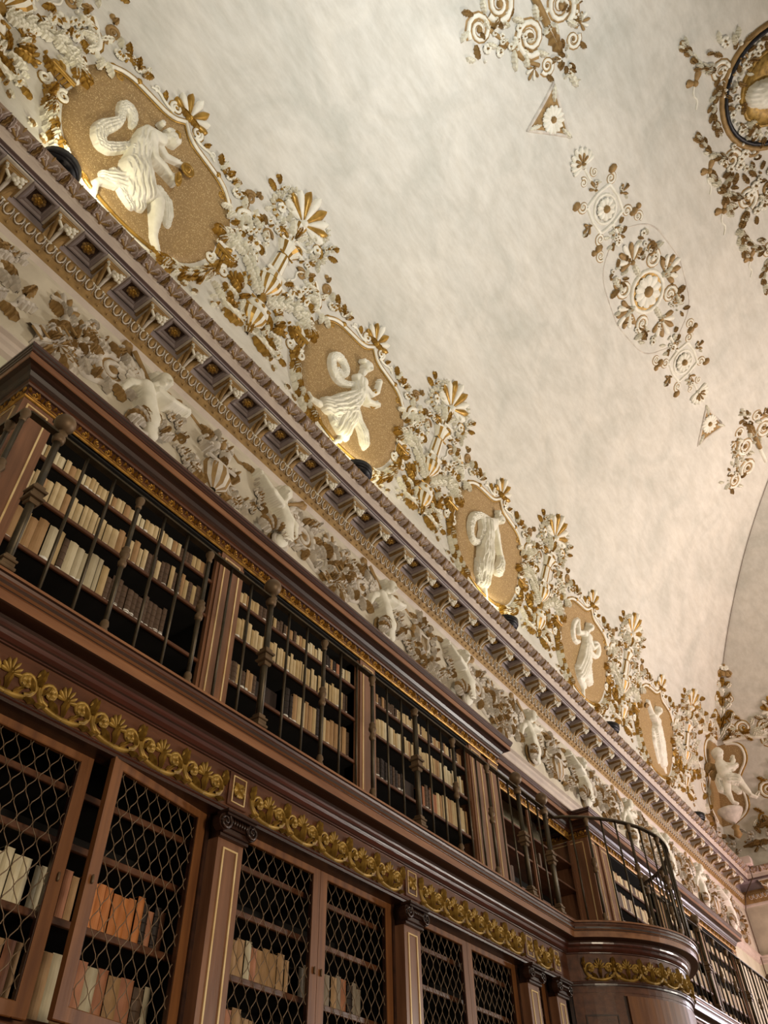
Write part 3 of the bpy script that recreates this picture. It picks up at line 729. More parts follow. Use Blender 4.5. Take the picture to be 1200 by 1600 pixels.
# --- figures in the cartouches: body, robe, veil and attribute as separate relief surfaces
FIGW = .05
def figure(u, label, body, robe, veil, extra, res=.0075, name='relief_figure', hair=None, fmap=None, org=None, cat='relief figure', grp=None):
    org = org or (XW, u, 8.0)
    fm = fmap or (lambda A: vault_map(A+np.array([u, 0, 0])))
    t = thing(name, org, label, cat, grp)
    def put(nm, prims, mat, dw=0, k=.02):
        if not prims: return
        b = smooth_relief(prims, res, k)
        b.build(nm, mat, t, org, fn=lambda A: fm(A+np.array([0, 0, dw])))
    put('veil', veil, M['white'], 0, .004)
    put('robe', robe, M['white'], .0, .006)
    put('body', body, M['white'], .0, .012)
    if hair: put('hair', hair, M['white'], .02, .005)
    for nm, ob, mats in extra:
        ob.build(nm, mats, t, org, fn=fm)
    return t
def head(x, y, r, tilt=0, z=.07, face=1):
    """skull, jaw, brow, nose, chin seen three-quarter; face = which way it looks"""
    c, s_ = math.cos(tilt), math.sin(tilt)
    def q(a, b_): return (x+a*c-b_*s_, y+a*s_+b_*c)
    out = []
    def pr(a0, b0, r0, a1, b1, r1, z0, z1, fl=.8):
        p, w = q(a0, b0), q(a1, b1); out.append((p[0], p[1], r0, w[0], w[1], r1, z0, z1, 0, 0, fl))
    pr(0, .35*r, r, 0, .1*r, .95*r, z, z); pr(0, 0, .85*r, face*.15*r, -.65*r, .5*r, z, z)
    pr(face*.35*r, .22*r, .15*r, face*.42*r, -.15*r, .22*r, z+.05, z+.075); pr(-.15*r, .32*r, .13*r, face*.8*r, .32*r, .13*r, z+.05, z+.04)
    for e in (.02, .68): pr(face*e*r, .1*r, .12*r, face*(e+.1)*r, .1*r, .11*r, z+.048, z+.048)
    pr(face*.15*r, -.42*r, .11*r, face*.5*r, -.42*r, .10*r, z+.052, z+.052); pr(face*.2*r, -.75*r, .2*r, face*.3*r, -.75*r, .2*r, z+.03, z+.03)
    pr(-face*.75*r, 0, .16*r, -face*.75*r, -.2*r, .14*r, z+.02, z+.02)
    return out
def hand(x, y, a, r=.028, z=.06):
    out = [(x, y, r, x+math.cos(a)*r*1.4, y+math.sin(a)*r*1.4, r*.9, z, z, 0, 0, .6)]
    for k, q in enumerate((-.45, -.15, .15, .42)):
        L = r*(2.1, 2.5, 2.4, 1.9)[k]; bx, by = x+math.cos(a+q)*r*1.5, y+math.sin(a+q)*r*1.5
        out.append((bx, by, r*.3, bx+math.cos(a+q*.4)*L*.6, by+math.sin(a+q*.4)*L*.6, r*.24, z, z*.8, 0, 0, .8))
    out.append((x, y, r*.35, x+math.cos(a+1.2)*r*1.7, y+math.sin(a+1.2)*r*1.7, r*.25, z, z, 0, 0, .8))
    return out
def hairy(x, y, r, seed=1, bun=None):
    R = random.Random(seed); out = []
    for k in range(11):
        a = PI*.05+PI*.9*k/10; out.append((x+r*.9*math.cos(a), y+r*.4+r*.75*math.sin(a), r*.3, x+r*.5*math.cos(a), y+r*.4+r*.4*math.sin(a), r*.26, .08, .10, 0, 0, .7))
    if bun: out.append((bun[0], bun[1], r*.45, bun[0], bun[1]+.01, r*.4, .08, .08, .012, 7, .8))
    return out
# cymbal dancer: bending forward to the right, one leg kicked back, veil looping behind
def disc(x, y, r, mi=0, w0=.08, sq=1.0, a=0):
    o = Orn(); n = 16; rings = ((1, 0), (1, .018), (.8, .028), (.72, .016), (.4, .02), (.3, .05), (0.02, .06)); vs = []; fs = []
    for rr, hh in rings:
        for k in range(n):
            c = 2*PI*k/n; px, py = r*rr*math.cos(c), r*rr*sq*math.sin(c); vs.append((x+px*math.cos(a)-py*math.sin(a), y+px*math.sin(a)+py*math.cos(a), w0+hh))
    for i in range(len(rings)-1):
        for k in range(n): fs.append((i*n+k, i*n+(k+1) % n, (i+1)*n+(k+1) % n, (i+1)*n+k))
    o.add(vs, fs, mi, True); return o
DX, DY = -.08, -.12     # high relief reads shifted when seen from below
def sh(pr, dx=DX, dy=DY): return [(p[0]+dx, p[1]+dy, p[2], p[3]+dx, p[4]+dy)+tuple(p[5:]) for p in pr]
F1b = head(.05, 2.38, .082, -.9, .1, 1)+chain([(-.04, 2.29, .045, .08), (.02, 2.35, .05, .09)])
F1b += chain([(-.17, 2.17, .085, .08), (-.03, 2.25, .075, .09)])+chain([(-.12, 2.14, .072, .10), (-.03, 2.0, .058, .11), (.02, 1.94, .05, .12), (.15, 1.95, .045, .12), (.24, 1.95, .036, .11)])+hand(.25, 1.95, .0, .036, .11)
F1b += chain([(-.02, 2.22, .05, .04), (.12, 2.17, .045, .04), (.24, 2.24, .036, .05)])+hand(.26, 2.25, .5, .03, .05)
F1b += chain([(.10, 1.52, .105, .05), (.27, 1.56, .09, .09), (.34, 1.42, .075, .09), (.40, 1.28, .06, .07), (.45, 1.14, .04, .05), (.47, 1.08, .038, .06), (.56, 1.00, .036, .04), (.60, .97, .022, .03)])
F1b += chain([(-.14, 1.22, .05, .04), (-.26, 1.10, .04, .04), (-.28, 1.03, .038, .04), (-.24, .92, .032, .03), (-.22, .88, .02, .02)])
F1b += chain([(-.15, 2.1, .08, .02), (-.1, 1.8, .09, .0), (.0, 1.55, .1, .0), (.10, 1.52, .09, .02)], fl=.5)+chain([(.0, 1.55, .1, .0), (-.14, 1.22, .05, .02)], fl=.5)
F1r = chain([(-.16, 2.12, .11, .06), (-.14, 1.95, .12, .07), (-.10, 1.78, .12, .07)], (.035, 5), fl=.7)
F1r += chain([(-.10, 1.80, .14, .07), (-.02, 1.60, .20, .08), (.10, 1.50, .17, .08)], (.045, 7), fl=.55)+chain([(-.08, 1.66, .12, .05), (.06, 1.40, .16, .05), (.16, 1.30, .09, .04)], (.04, 6), fl=.5)
F1r += chain([(-.05, 1.40, .12, .04), (-.16, 1.28, .10, .04), (-.24, 1.22, .075, .03)], (.045, 6), fl=.5)+chain([(-.2, 1.38, .05, .03), (-.10, 1.30, .07, .03), (.0, 1.24, .07, .03), (.10, 1.20, .06, .02)], (.04, 5), fl=.5)
F1r += chain([(.26, 1.72, .06, .02), (.40, 1.68, .07, .02), (.47, 1.56, .075, .02), (.52, 1.44, .05, .02)], (.035, 6), fl=.5)+chain([(-.2, 1.8, .04, .11), (-.08, 1.86, .04, .12), (.0, 1.8, .03, .1)], (.02, 3))
F1v = chain([(-.24, 1.84, .05, .02), (-.32, 1.66, .07, .02), (-.43, 1.50, .08, .03), (-.52, 1.58, .09, .03), (-.54, 1.72, .085, .03), (-.48, 1.88, .07, .03), (-.44, 2.02, .05, .03), (-.50, 2.12, .055, .03), (-.51, 2.22, .065, .03), (-.42, 2.24, .07, .03), (-.34, 2.16, .055, .02), (-.33, 2.08, .03, .02)], (.05, 6), fl=.5)
band = Orn(); band.tube([(.02+DX, 2.45+DY, .15), (.07+DX, 2.44+DY, .17), (.10+DX, 2.40+DY, .15)], .02, 0)
figure(1.40, 'white stucco dancer stooping with golden cymbals inside the nearest cartouche', sh(F1b), sh(F1r), sh(F1v),
       [('cymbal', disc(.38+DX, 2.26+DY, .088, 0, .06, .95), [M['gold']]), ('cymbal', disc(.33+DX, 1.95+DY, .10, 0, .14, .42, 1.9), [M['gold']]), ('hair_band', band, [M['gold']])],
       hair=sh(hairy(.04, 2.38, .082, 2, (-.12, 2.42))), grp='stucco figures in the cartouches')
# leaping dancer, skirt flying out to the left
F2b = head(.06, 2.36, .078, -.25, .1, 1)+chain([(.05, 2.24, .042, .08), (.06, 2.34, .05, .09)])+chain([(.0, 2.10, .075, .08), (.10, 2.12, .07, .09), (.11, 1.96, .085, .08)])
F2b += chain([(.06, 2.10, .06, .10), (.18, 1.94, .05, .12), (.28, 1.90, .042, .12), (.42, 1.98, .034, .11)])+hand(.44, 2.0, .6, .032, .11)
F2b += chain([(.14, 2.12, .05, .05), (.34, 2.10, .042, .06), (.41, 2.22, .038, .07), (.40, 2.35, .032, .07)])+hand(.40, 2.37, 1.6, .03, .07)
F2b += chain([(-.32, 1.26, .05, .04), (-.5, 1.19, .038, .04), (-.60, 1.17, .03, .03), (-.66, 1.22, .02, .02)])+chain([(.06, 1.14, .045, .03), (.04, .98, .035, .03), (-.03, .90, .034, .03)])
F2b += chain([(.1, 1.96, .08, .02), (.05, 1.6, .09, .0), (-.32, 1.26, .05, .02)], fl=.5)+chain([(.05, 1.6, .08, .0), (.06, 1.14, .045, .02)], fl=.5)
F2r = chain([(.06, 2.08, .10, .07), (.10, 1.92, .10, .08), (.09, 1.76, .10, .08)], (.035, 4), fl=.7)
F2r += chain([(.08, 1.80, .12, .08), (-.04, 1.55, .19, .08), (-.20, 1.36, .16, .06), (-.34, 1.28, .12, .05)], (.06, 7), fl=.5)+chain([(.04, 1.70, .12, .07), (.02, 1.42, .19, .06), (.02, 1.20, .16, .05)], (.06, 7), fl=.5)
F2r += chain([(-.24, 1.30, .09, .03), (-.14, 1.18, .08, .03), (.0, 1.12, .08, .03), (.12, 1.12, .07, .02)], (.05, 6), fl=.5)+chain([(.10, 1.66, .09, .04), (.28, 1.52, .08, .03), (.40, 1.44, .10, .03), (.48, 1.32, .09, .03), (.50, 1.26, .05, .02)], (.05, 6), fl=.5)
F2v = chain([(.0, 2.0, .045, .03), (-.13, 1.88, .05, .03), (-.28, 1.80, .065, .03), (-.42, 1.84, .07, .03), (-.50, 1.96, .07, .03), (-.50, 2.08, .06, .03), (-.40, 2.15, .06, .03), (-.28, 2.12, .055, .03), (-.20, 2.04, .06, .03), (-.24, 1.94, .05, .03), (-.34, 1.96, .04, .02)], (.05, 6), fl=.5)
figure(5.13, 'white stucco dancer leaping with a looped scarf, inside the second cartouche', sh(F2b), sh(F2r), sh(F2v),
       [('tambourine', disc(.36+DX, 2.16+DY, .075, 0, .05, .6, 1.2), [M['gold']]), ('tambourine', disc(.40+DX, 1.96+DY, .075, 0, .04, .6, .3), [M['gold']])],
       hair=sh(hairy(.05, 2.36, .078, 5, (-.04, 2.40))), grp='stucco figures in the cartouches')
# woman striding down, head bowed, cloth in the lowered hand
F3b = head(.13, 2.40, .08, -1.1, .1, 1)+chain([(.02, 2.30, .045, .08), (.10, 2.37, .05, .09)])+chain([(-.16, 2.15, .085, .08), (.02, 2.26, .08, .09), (-.04, 2.10, .09, .08)])
F3b += chain([(.04, 2.24, .06, .09), (.16, 2.10, .05, .10), (.26, 1.96, .042, .10), (.38, 1.86, .034, .09)])+hand(.40, 1.84, -.6, .032, .09)+chain([(.02, 1.10, .05, .04), (.10, 1.0, .036, .04), (.14, .95, .034, .03), (.2, .88, .02, .02)])+chain([(-.12, 1.12, .045, .03), (-.10, 1.02, .035, .03), (-.13, .96, .024, .02)])
F3b += chain([(-.04, 2.1, .08, .02), (-.05, 1.6, .09, .0), (.02, 1.1, .05, .02)], fl=.5)+chain([(-.05, 1.6, .08, .0), (-.12, 1.12, .045, .02)], fl=.5)
F3r = chain([(-.12, 2.14, .11, .07), (-.08, 1.96, .12, .08), (-.08, 1.80, .12, .08)], (.04, 5), fl=.7)+chain([(-.08, 1.84, .14, .08), (-.06, 1.60, .18, .09), (-.02, 1.34, .19, .07), (.02, 1.14, .15, .05)], (.055, 7), fl=.5)
F3r += chain([(-.20, 1.86, .06, .06), (.0, 1.72, .07, .10), (.14, 1.70, .05, .07)], (.035, 4), fl=.6)+chain([(-.16, 1.36, .09, .04), (-.14, 1.16, .09, .03), (-.04, 1.06, .08, .03), (.1, 1.08, .07, .03)], (.05, 6), fl=.5)
F3r += chain([(.40, 1.84, .045, .06), (.44, 1.74, .08, .06), (.44, 1.62, .10, .05), (.38, 1.52, .07, .03), (.5, 1.56, .06, .03)], (.05, 7), fl=.6)
F3v = chain([(-.08, 2.26, .05, .03), (-.25, 2.20, .07, .03), (-.42, 2.12, .075, .04), (-.54, 1.98, .08, .04), (-.55, 1.80, .07, .04), (-.48, 1.66, .06, .03), (-.36, 1.62, .06, .03), (-.2, 1.72, .06, .03)], (.05, 6), fl=.5)+chain([(-.3, 2.12, .07, .05), (-.2, 1.95, .08, .05), (-.22, 1.8, .07, .04)], (.05, 5), fl=.5)
figure(8.86, 'white stucco woman bowing with hanging cloth, inside the third cartouche', sh(F3b), sh(F3r), sh(F3v), [], hair=sh(hairy(.14, 2.40, .08, 8, (.05, 2.5))), grp='stucco figures in the cartouches')
F4b = head(.05, 2.34, .075, -.5, .1, -1)+chain([(.0, 2.22, .042, .08), (.04, 2.31, .05, .09)])+chain([(-.08, 2.15, .07, .08), (.10, 2.15, .07, .09), (.04, 2.0, .08, .08)])+chain([(-.10, 2.16, .05, .06), (-.28, 2.06, .042, .06), (-.36, 2.22, .034, .06)])+hand(-.36, 2.25, 1.7, .03, .06)
F4b += chain([(.14, 2.14, .05, .08), (.30, 2.02, .042, .09), (.42, 2.14, .034, .09)])+hand(.44, 2.16, .8, .03, .09)+chain([(.05, 1.10, .045, .03), (.06, .98, .034, .03), (.12, .90, .022, .02)])
F4b += chain([(.04, 2.0, .08, .02), (.0, 1.6, .09, .0), (.05, 1.1, .045, .02)], fl=.5)
F4r = chain([(.02, 2.12, .10, .07), (.05, 1.90, .10, .08)], (.035, 4), fl=.7)+chain([(.05, 1.92, .12, .08), (.02, 1.64, .17, .08), (-.08, 1.34, .17, .06)], (.06, 7), fl=.5)+chain([(.06, 1.7, .12, .06), (.16, 1.42, .15, .05), (.32, 1.34, .10, .03)], (.06, 7), fl=.5)+chain([(-.2, 1.36, .08, .03), (-.1, 1.2, .08, .03), (.06, 1.12, .08, .03)], (.05, 6), fl=.5)
F4v = chain([(-.36, 2.30, .04, .03), (-.48, 2.20, .05, .03), (-.52, 2.02, .055, .03), (-.44, 1.86, .05, .03), (-.3, 1.84, .045, .03), (-.2, 1.92, .04, .02)], (.03, 4), fl=.6)+chain([(.42, 2.22, .04, .03), (.56, 2.28, .05, .03), (.66, 2.2, .055, .03), (.64, 2.04, .05, .03), (.5, 1.96, .045, .03), (.36, 1.98, .04, .02)], (.03, 4), fl=.6)
figure(12.6, 'white stucco woman between two round loops of veil, inside the fourth cartouche', sh(F4b), sh(F4r), sh(F4v), [], .016, hair=sh(hairy(.05, 2.34, .075, 3)), grp='stucco figures in the cartouches')
F5b = head(.0, 2.28, .075, .2, .1, -1)+chain([(-.06, 2.14, .045, .08), (-.01, 2.25, .05, .09)])+chain([(-.14, 2.08, .07, .08), (.03, 2.06, .07, .09), (-.04, 1.95, .08, .08)])+chain([(-.16, 2.08, .05, .07), (-.34, 2.10, .042, .08), (-.50, 2.22, .034, .07)])+hand(-.52, 2.24, 2.4, .03, .07)
F5b += chain([(.03, 2.06, .05, .09), (-.10, 1.98, .042, .12), (-.24, 2.02, .034, .13)])+hand(-.26, 2.03, 2.6, .03, .12)+chain([(.46, 1.28, .045, .03), (.56, 1.18, .034, .03), (.64, 1.12, .022, .02)])
F5b += chain([(-.04, 1.95, .08, .02), (.1, 1.6, .09, .0), (.46, 1.28, .045, .02)], fl=.5)
F5r = chain([(-.06, 2.02, .11, .07), (.0, 1.84, .11, .08)], (.035, 5), fl=.7)+chain([(.0, 1.86, .14, .08), (.12, 1.62, .17, .08), (.26, 1.42, .17, .06), (.42, 1.28, .13, .04)], (.055, 7), fl=.5)+chain([(-.1, 1.80, .06, .03), (-.06, 1.6, .07, .03), (.06, 1.42, .06, .02), (.2, 1.2, .04, .02)], (.04, 5), fl=.5)
figure(16.36, 'white stucco woman with one arm raised, inside the fifth cartouche', sh(F5b), sh(F5r), [], [('drum', disc(-.58+DX, 2.16+DY, .09, 0, .03, .6, .8), [M['ochre']])], .016, hair=sh(hairy(.0, 2.28, .075, 3)), grp='stucco figures in the cartouches')
# ------------------------------------------------------------------ corner: cherub panel folded over the groin, spire above
def end_map(A):
    """(x along the end wall from XW, s, w)"""
    B = vault_map(A); return np.stack([XW+A[:,0], YF-(B[:,0]-XW), B[:,2]], 1)
T_at = lambda s_: float(np.interp(s_, _ss, _tt))
corner = thing('corner_cartouche_relief', (XW, YF, 7.0), 'gilded stucco panel folded round the far room corner behind the cherub', 'wall relief')
def strip_panel(pl, fold_sign, fmap, far, name):
    """panel between an edge curve and the groin; rows of constant s"""
    b = Orn(); vs = []; fs = []; n = 8; rows = pl
    for (s_, e) in rows:
        g = T_at(s_)
        for k in range(n+1):
            q = e+(g-e)*k/n; vs.append((q, s_, .006))
    for i in range(len(rows)-1):
        for k in range(n): a = i*(n+1)+k; fs.append((a, a+1, a+n+2, a+n+1) if far else (a, a+n+1, a+n+2, a+1))
    b.add(vs, fs, 0, True)
    b.build(name, M['mosaic'], corner, fn=fmap)
lw_map = lambda A: vault_map(np.stack([YF-A[:,0], A[:,1], A[:,2]], 1))       # first coordinate = distance from the end wall
prof_r = [(1.15, .55), (1.35, 1.15), (1.7, 1.25), (2.0, 1.12), (2.2, 1.22), (2.5, 1.62), (2.8, 1.62), (2.95, 1.45), (3.0, 1.1)]
prof_e = [(s_, T_at(s_)+(e-T_at(s_))*.72) for s_, e in prof_r]
strip_panel(prof_r, 1, lw_map, True, 'panel'); strip_panel(prof_e, 1, end_map, False, 'panel')
for fmap, nm in ((lw_map, 'side'), (end_map, 'end')):
    if nm == 'end': prof_r = prof_e
    b = Orn(); b.tube(resample(smooth_line([(e, s_) for s_, e in prof_r], 2), .1), .035, 0, .0); b.tube([(p[0]+.06, p[1]) for p in resample(smooth_line([(e, s_) for s_, e in prof_r], 2), .1)], .02, 1, .0)
    b.build('frame', WG, corner, fn=fmap)
    b = Orn()
    for (x, y, r, h_) in ((1.55, 1.7, .2, 1), (1.95, 2.0, .16, -1), (1.6, 3.25, .2, -1), (2.1, 3.1, .18, 1), (1.25, 3.5, .15, 1), (2.5, 3.35, .15, -1), (1.2, 1.1, .14, 1)):
        b.scroll(x, y, 1.2*h_, r, 1.6, h_, (r*.2, r*.1), 0 if r > .15 else 1, .0, mi2=1)
        for k in range(4): b.leaf(x+r*math.cos(k*1.5), y+r*math.sin(k*1.5), k*1.5+.6, .22, .06, .05, k % 2, .6)
    b.build('scroll', WG, corner, fn=fmap)
    b = Orn(); b.tube(smooth_line([(1.0, 3.05), (1.5, 3.05), (2.1, 2.85), (2.7, 3.05), (3.3, 2.85)], 2), .05, 0, .0)
    garland(b, [(1.2, 3.2), (1.9, 3.05), (2.6, 3.2), (3.3, 3.0)], 10, .16, 5); b.build('garland', WG, corner, fn=fmap)
    b = Orn()
    for k in range(7): s_ = 3.15+k*.24; b.leaf(T_at(s_)+.05, s_, .5+.1*k, .42-.035*k, .07, .06, k % 2, .5); b.leaf(T_at(s_)+.12, s_-.05, .0, .34-.03*k, .06, .05, (k+1) % 2, .9)
    for k in range(4): s_ = 3.3+k*.35; b.scroll(T_at(s_)+.36-.05*k, s_, PI, .12-.015*k, 1.4, -1, (.028, .014), k % 2)
    b.build('leaf_spire', WG, corner, fn=fmap)
    b = Orn(); b.cluster(1.0, .75, .8, .32, 34, 8, .05, .13, w0=0); b.leaf(.5, .6, .1, .7, .09, .06, 1, -.2); b.leaf(.9, .95, .2, .7, .09, .05, 1, -.3); b.build('lower_foliage', [M['dull'], M['ochre']], corner, fn=fmap)
b = Orn(); b.flower(0, 0, .3, 10, 1, 0, .05, .05); b.flower(0, 0, .15, 8, 0, 1, .05, .1)
cg = T_at(4.75)
o_ = b.mesh('blossom', [M['white'], M['ochre']], fn=lambda A: np.stack([(A[:,0]+A[:,2])*.7071, (A[:,0]-A[:,2])*.7071, A[:,1]], 1))
inst(o_, 'blossom', corner, (cg, -cg, float(V(cg))-7.0+.05))
# vase console carrying the cherub
b = MB(); vz = [(.02, -.30), (.06, -.26), (.16, -.18), (.26, -.04), (.30, .02), (.30, .05), (.27, .06), (.05, .06)]
b.lathe([(r_, z_) for r_, z_ in vz], 0, 0, 14, 0); b.lathe([(.03, -.62), (.10, -.55), (.06, -.42), (.10, -.36), (.03, -.30)], 0, 0, 10, 1)
bo = b.mesh('vase', [M['dull'], M['ochre']]); inst(bo, 'vase', corner, (.66, -1.15, 1.05))
pb = head(0, .88, .125, .1, .14, 1)+chain([(-.03, .66, .07, .1), (-.01, .76, .08, .12)])+chain([(-.02, .62, .14, .10), (.0, .42, .16, .12), (.04, .28, .15, .10)])
pb += chain([(.06, .62, .07, .10), (.22, .56, .06, .14), (.30, .68, .05, .14)])+hand(.31, .71, 1.4, .04, .12)+chain([(-.08, .6, .06, .1), (.1, .5, .055, .18), (.26, .52, .045, .18)])+hand(.28, .53, .6, .038, .17)
pb += chain([(.08, .26, .11, .10), (.28, .16, .09, .13)])+chain([(.28, .16, .085, .13), (.40, -.06, .05, .09), (.44, -.14, .035, .07)])+chain([(.44, -.15, .035, .07), (.54, -.20, .028, .05)])+chain([(-.02, .22, .11, .08), (-.06, .0, .08, .08)])+chain([(-.06, .0, .075, .08), (-.02, -.22, .04, .06)])+chain([(-.02, -.24, .035, .05), (.08, -.29, .028, .04)])
pr_ = chain([(-.10, .36, .12, .08), (.06, .28, .16, .12), (.22, .22, .13, .14)], (.05, 6), fl=.5)+chain([(-.16, .30, .10, .04), (-.18, .08, .09, .04), (-.1, .0, .06, .03)], (.05, 6), fl=.5)+chain([(.12, .1, .08, .05), (.2, -.02, .07, .04)], (.04, 5), fl=.5)
pw = chain([(-.12, .62, .06, .03), (-.30, .66, .09, .03), (-.38, .56, .06, .02)], (.03, 7), fl=.5)+chain([(-.14, .54, .05, .03), (-.26, .44, .08, .03), (-.28, .36, .05, .02)], (.03, 7), fl=.5)
putto_fn = lambda A: (lambda B: np.stack([XW+.42+(A[:,0]*.88+A[:,2]*.42)*1.05+.42, YF-1.38+(A[:,0]*.30-A[:,2]*.80)*1.05, 8.42+A[:,1]*1.05], 1))(A)
t = thing('cherub_figure', (XW+.42, YF-.98, 8.4), 'white stucco cherub seated over a vase in the far corner panel', 'relief figure')
for nm, pr0, mt in (('wing', pw, M['ochre']), ('loincloth', pr_, M['white']), ('body', pb, M['white'])):
    smooth_relief(pr0, .012, .012).build(nm, mt, t, fn=putto_fn)
smooth_relief(hairy(0, .88, .125, 4), .018, .005).build('hair', M['white'], t, fn=lambda A: putto_fn(A+np.array([0, 0, .03])))

# ------------------------------------------------------------------ uplights standing on the cornice, their lamps, cables, box
def uplight(y, label, power, col):
    t = thing('cornice_uplight', (-3.87, y, 7.0), label, 'spotlight', 'uplights standing on the cornice')
    b = MB(); tilt = .12
    rot = Matrix.Rotation(tilt, 3, 'Y')
    def put(bm, nm, mat):
        bm.v = [tuple(rot @ Vector(v)) for v in bm.v]; A = [(v[0]-3.87, v[1]+y, v[2]+7.17) for v in bm.v]; bm.v = A; bm.build(nm, mat, t)
    h_ = MB(); h_.lathe([(.02, -.06), (.178, -.06), (.190, -.045), (.190, .03), (.176, .03), (.165, -.01), (.02, -.03)], 0, 0, 24, 0); put(h_, 'housing', M['lampmetal'])
    for r_ in (.04, .085, .13, .165):
        g_ = MB(); g_.lathe([(r_-.008, -.085), (r_-.008, -.055), (r_+.008, -.055), (r_+.008, -.085)], 0, 0, 24, 0); put(g_, 'louvre_ring', M['lampmetal'])
    f_ = MB(); f_.box(-3.92, -3.82, y-.13, y-.11, 6.99, 7.15); f_.box(-3.92, -3.82, y+.11, y+.13, 6.99, 7.15); f_.box(-3.92, -3.82, y-.13, y+.13, 6.985, 7.0); f_.build('bracket', M['lampmetal'], t)
    l = bpy.data.lights.new('uplight_lamp', 'SPOT'); l.energy = power; l.color = col; l.spot_size = math.radians(165); l.spot_blend = .9; l.shadow_soft_size = .09
    o = bpy.data.objects.new('uplight_lamp', l); link(o)
    o.location = (-3.84, y+.12, 7.26+H); o.rotation_euler = Vector((-.25, .45, 1)).to_track_quat('-Z', 'Y').to_euler()
ul = [(.67, 'round black uplight on the cornice under the cymbal dancer', 44, (1, .91, .66)), (5.17, 'round black uplight on the cornice under the leaping dancer', 30, (1, .91, .62)),
      (8.98, 'round black uplight on the cornice under the bowing woman', 28, (1, .93, .66)), (12.85, 'small black uplight on the cornice under the fourth cartouche', 3, (1, .9, .72)),
      (17.5, 'farthest small black uplight on the cornice, near the corner', 2, (1, .9, .72))]
for a in ul: uplight(*a)
b = MB(); b.bbox(XW+.42, XW+.66, YF-.72, YF-.48, 6.98, 7.17, .02); t = tag(b.build('sensor_box', M['pinkbox'], org=(XW+.54, YF-.6, 7)), 'small pale pink box on the cornice in the far corner', 'box')
b = MB(); b.pipe([(XW+.56, YF-.60, 6.98), (XW+.56, YF-.62, 6.7), (XW+.2, YF-.2, 6.5), (XW+.08, YF-.12, 6.2), (XW+.08, YF-.12, 5.2), (XW+.06, YF-.1, 3.0)], .014, 5)
tag(b.build('cable', M['cable'], org=(XW, YF, 6)), 'dark cable running down the far corner under the pale box', 'cable')
b = MB(); pts = []
for s_ in np.linspace(4.8, 12.5, 60):
    tt_ = T_at(s_); pts.append((XW+tt_+.02, YF-tt_-.02, float(V(tt_))-.012))
b.pipe(pts, .007, 5); tag(b.build('cable', M['cable'], org=(XW+2, YF-2, 12)), 'thin brown cable following the groin of the vault', 'cable')

# ------------------------------------------------------------------ ceiling ornament
WO = [M['white'], M['ochre']]
def ceil_thing(name, u, s_, label, parts, grp=None, k=1.0):
    org = tuple(vault_map(np.array([[u, s_, 0.0]]))[0]); t = thing(name, org, label, 'ceiling relief', grp)
    for nm, b, mats in parts:
        b.build(nm, mats, t, fn=lambda A: vault_map(np.stack([u+A[:,0]*k, s_+A[:,1]*k, A[:,2]*k], 1)))
    return t
def triangle(sg):
    P = []; b = Orn()
    pts = [(sg*-.45, .30), (sg*-.22, -.52), (sg*.42, .12)]
    def curved(a, c, m=6):
        o = []; mx, my = (a[0]+c[0])/2*.88, (a[1]+c[1])/2*.88
        for i in range(m+1): q = i/m; o.append(((1-q)**2*a[0]+2*q*(1-q)*mx+q*q*c[0], (1-q)**2*a[1]+2*q*(1-q)*my+q*q*c[1]))
        return o
    loop = curved(pts[0], pts[1])+curved(pts[1], pts[2])[1:]+curved(pts[2], pts[0])[1:-1]
    if sg < 0: loop = loop[::-1]
    P.append(('ground', fill_outline(loop, .012, 3), [M['ochre']]))
    b.tube(loop+[loop[0], loop[1]], .03, 0, .0); P.append(('rim', b, [M['dull']]))
    f_ = Orn(); f_.flower(sg*-.02, -.02, .22, 14, 0, 1, .04, .02); P.append(('daisy', f_, WO))
    c_ = Orn()
    for p in pts: a = math.atan2(p[1], p[0]); c_.leaf(p[0]*.5, p[1]*.5, a, .26, .05, .04, 0)
    P.append(('corner_leaf', c_, WO)); return P
ceil_thing('triangular_ceiling_boss', 5.50, 8.17, 'small triangular boss with a daisy near the top of the bare vault', triangle(1))
ceil_thing('triangular_ceiling_boss', 13.36, 8.17, 'small triangular boss with a daisy lower on the vault, before the right edge', triangle(-1))
def ring_boss(x, r):
    P = []; b = Orn(); n = 20
    b.tube([(x+r*math.cos(i*2*PI/n), r*math.sin(i*2*PI/n)) for i in range(n+2)], r*.11, 0, .0); P.append(('ring', b, WO))
    b = Orn(); b.flower(x, 0, r*.8, 10, 0, 1, .05, .02); b.dome(x, 0, r*.3, .09, 1, .03, 9); P.append(('daisy', b, WO)); return P
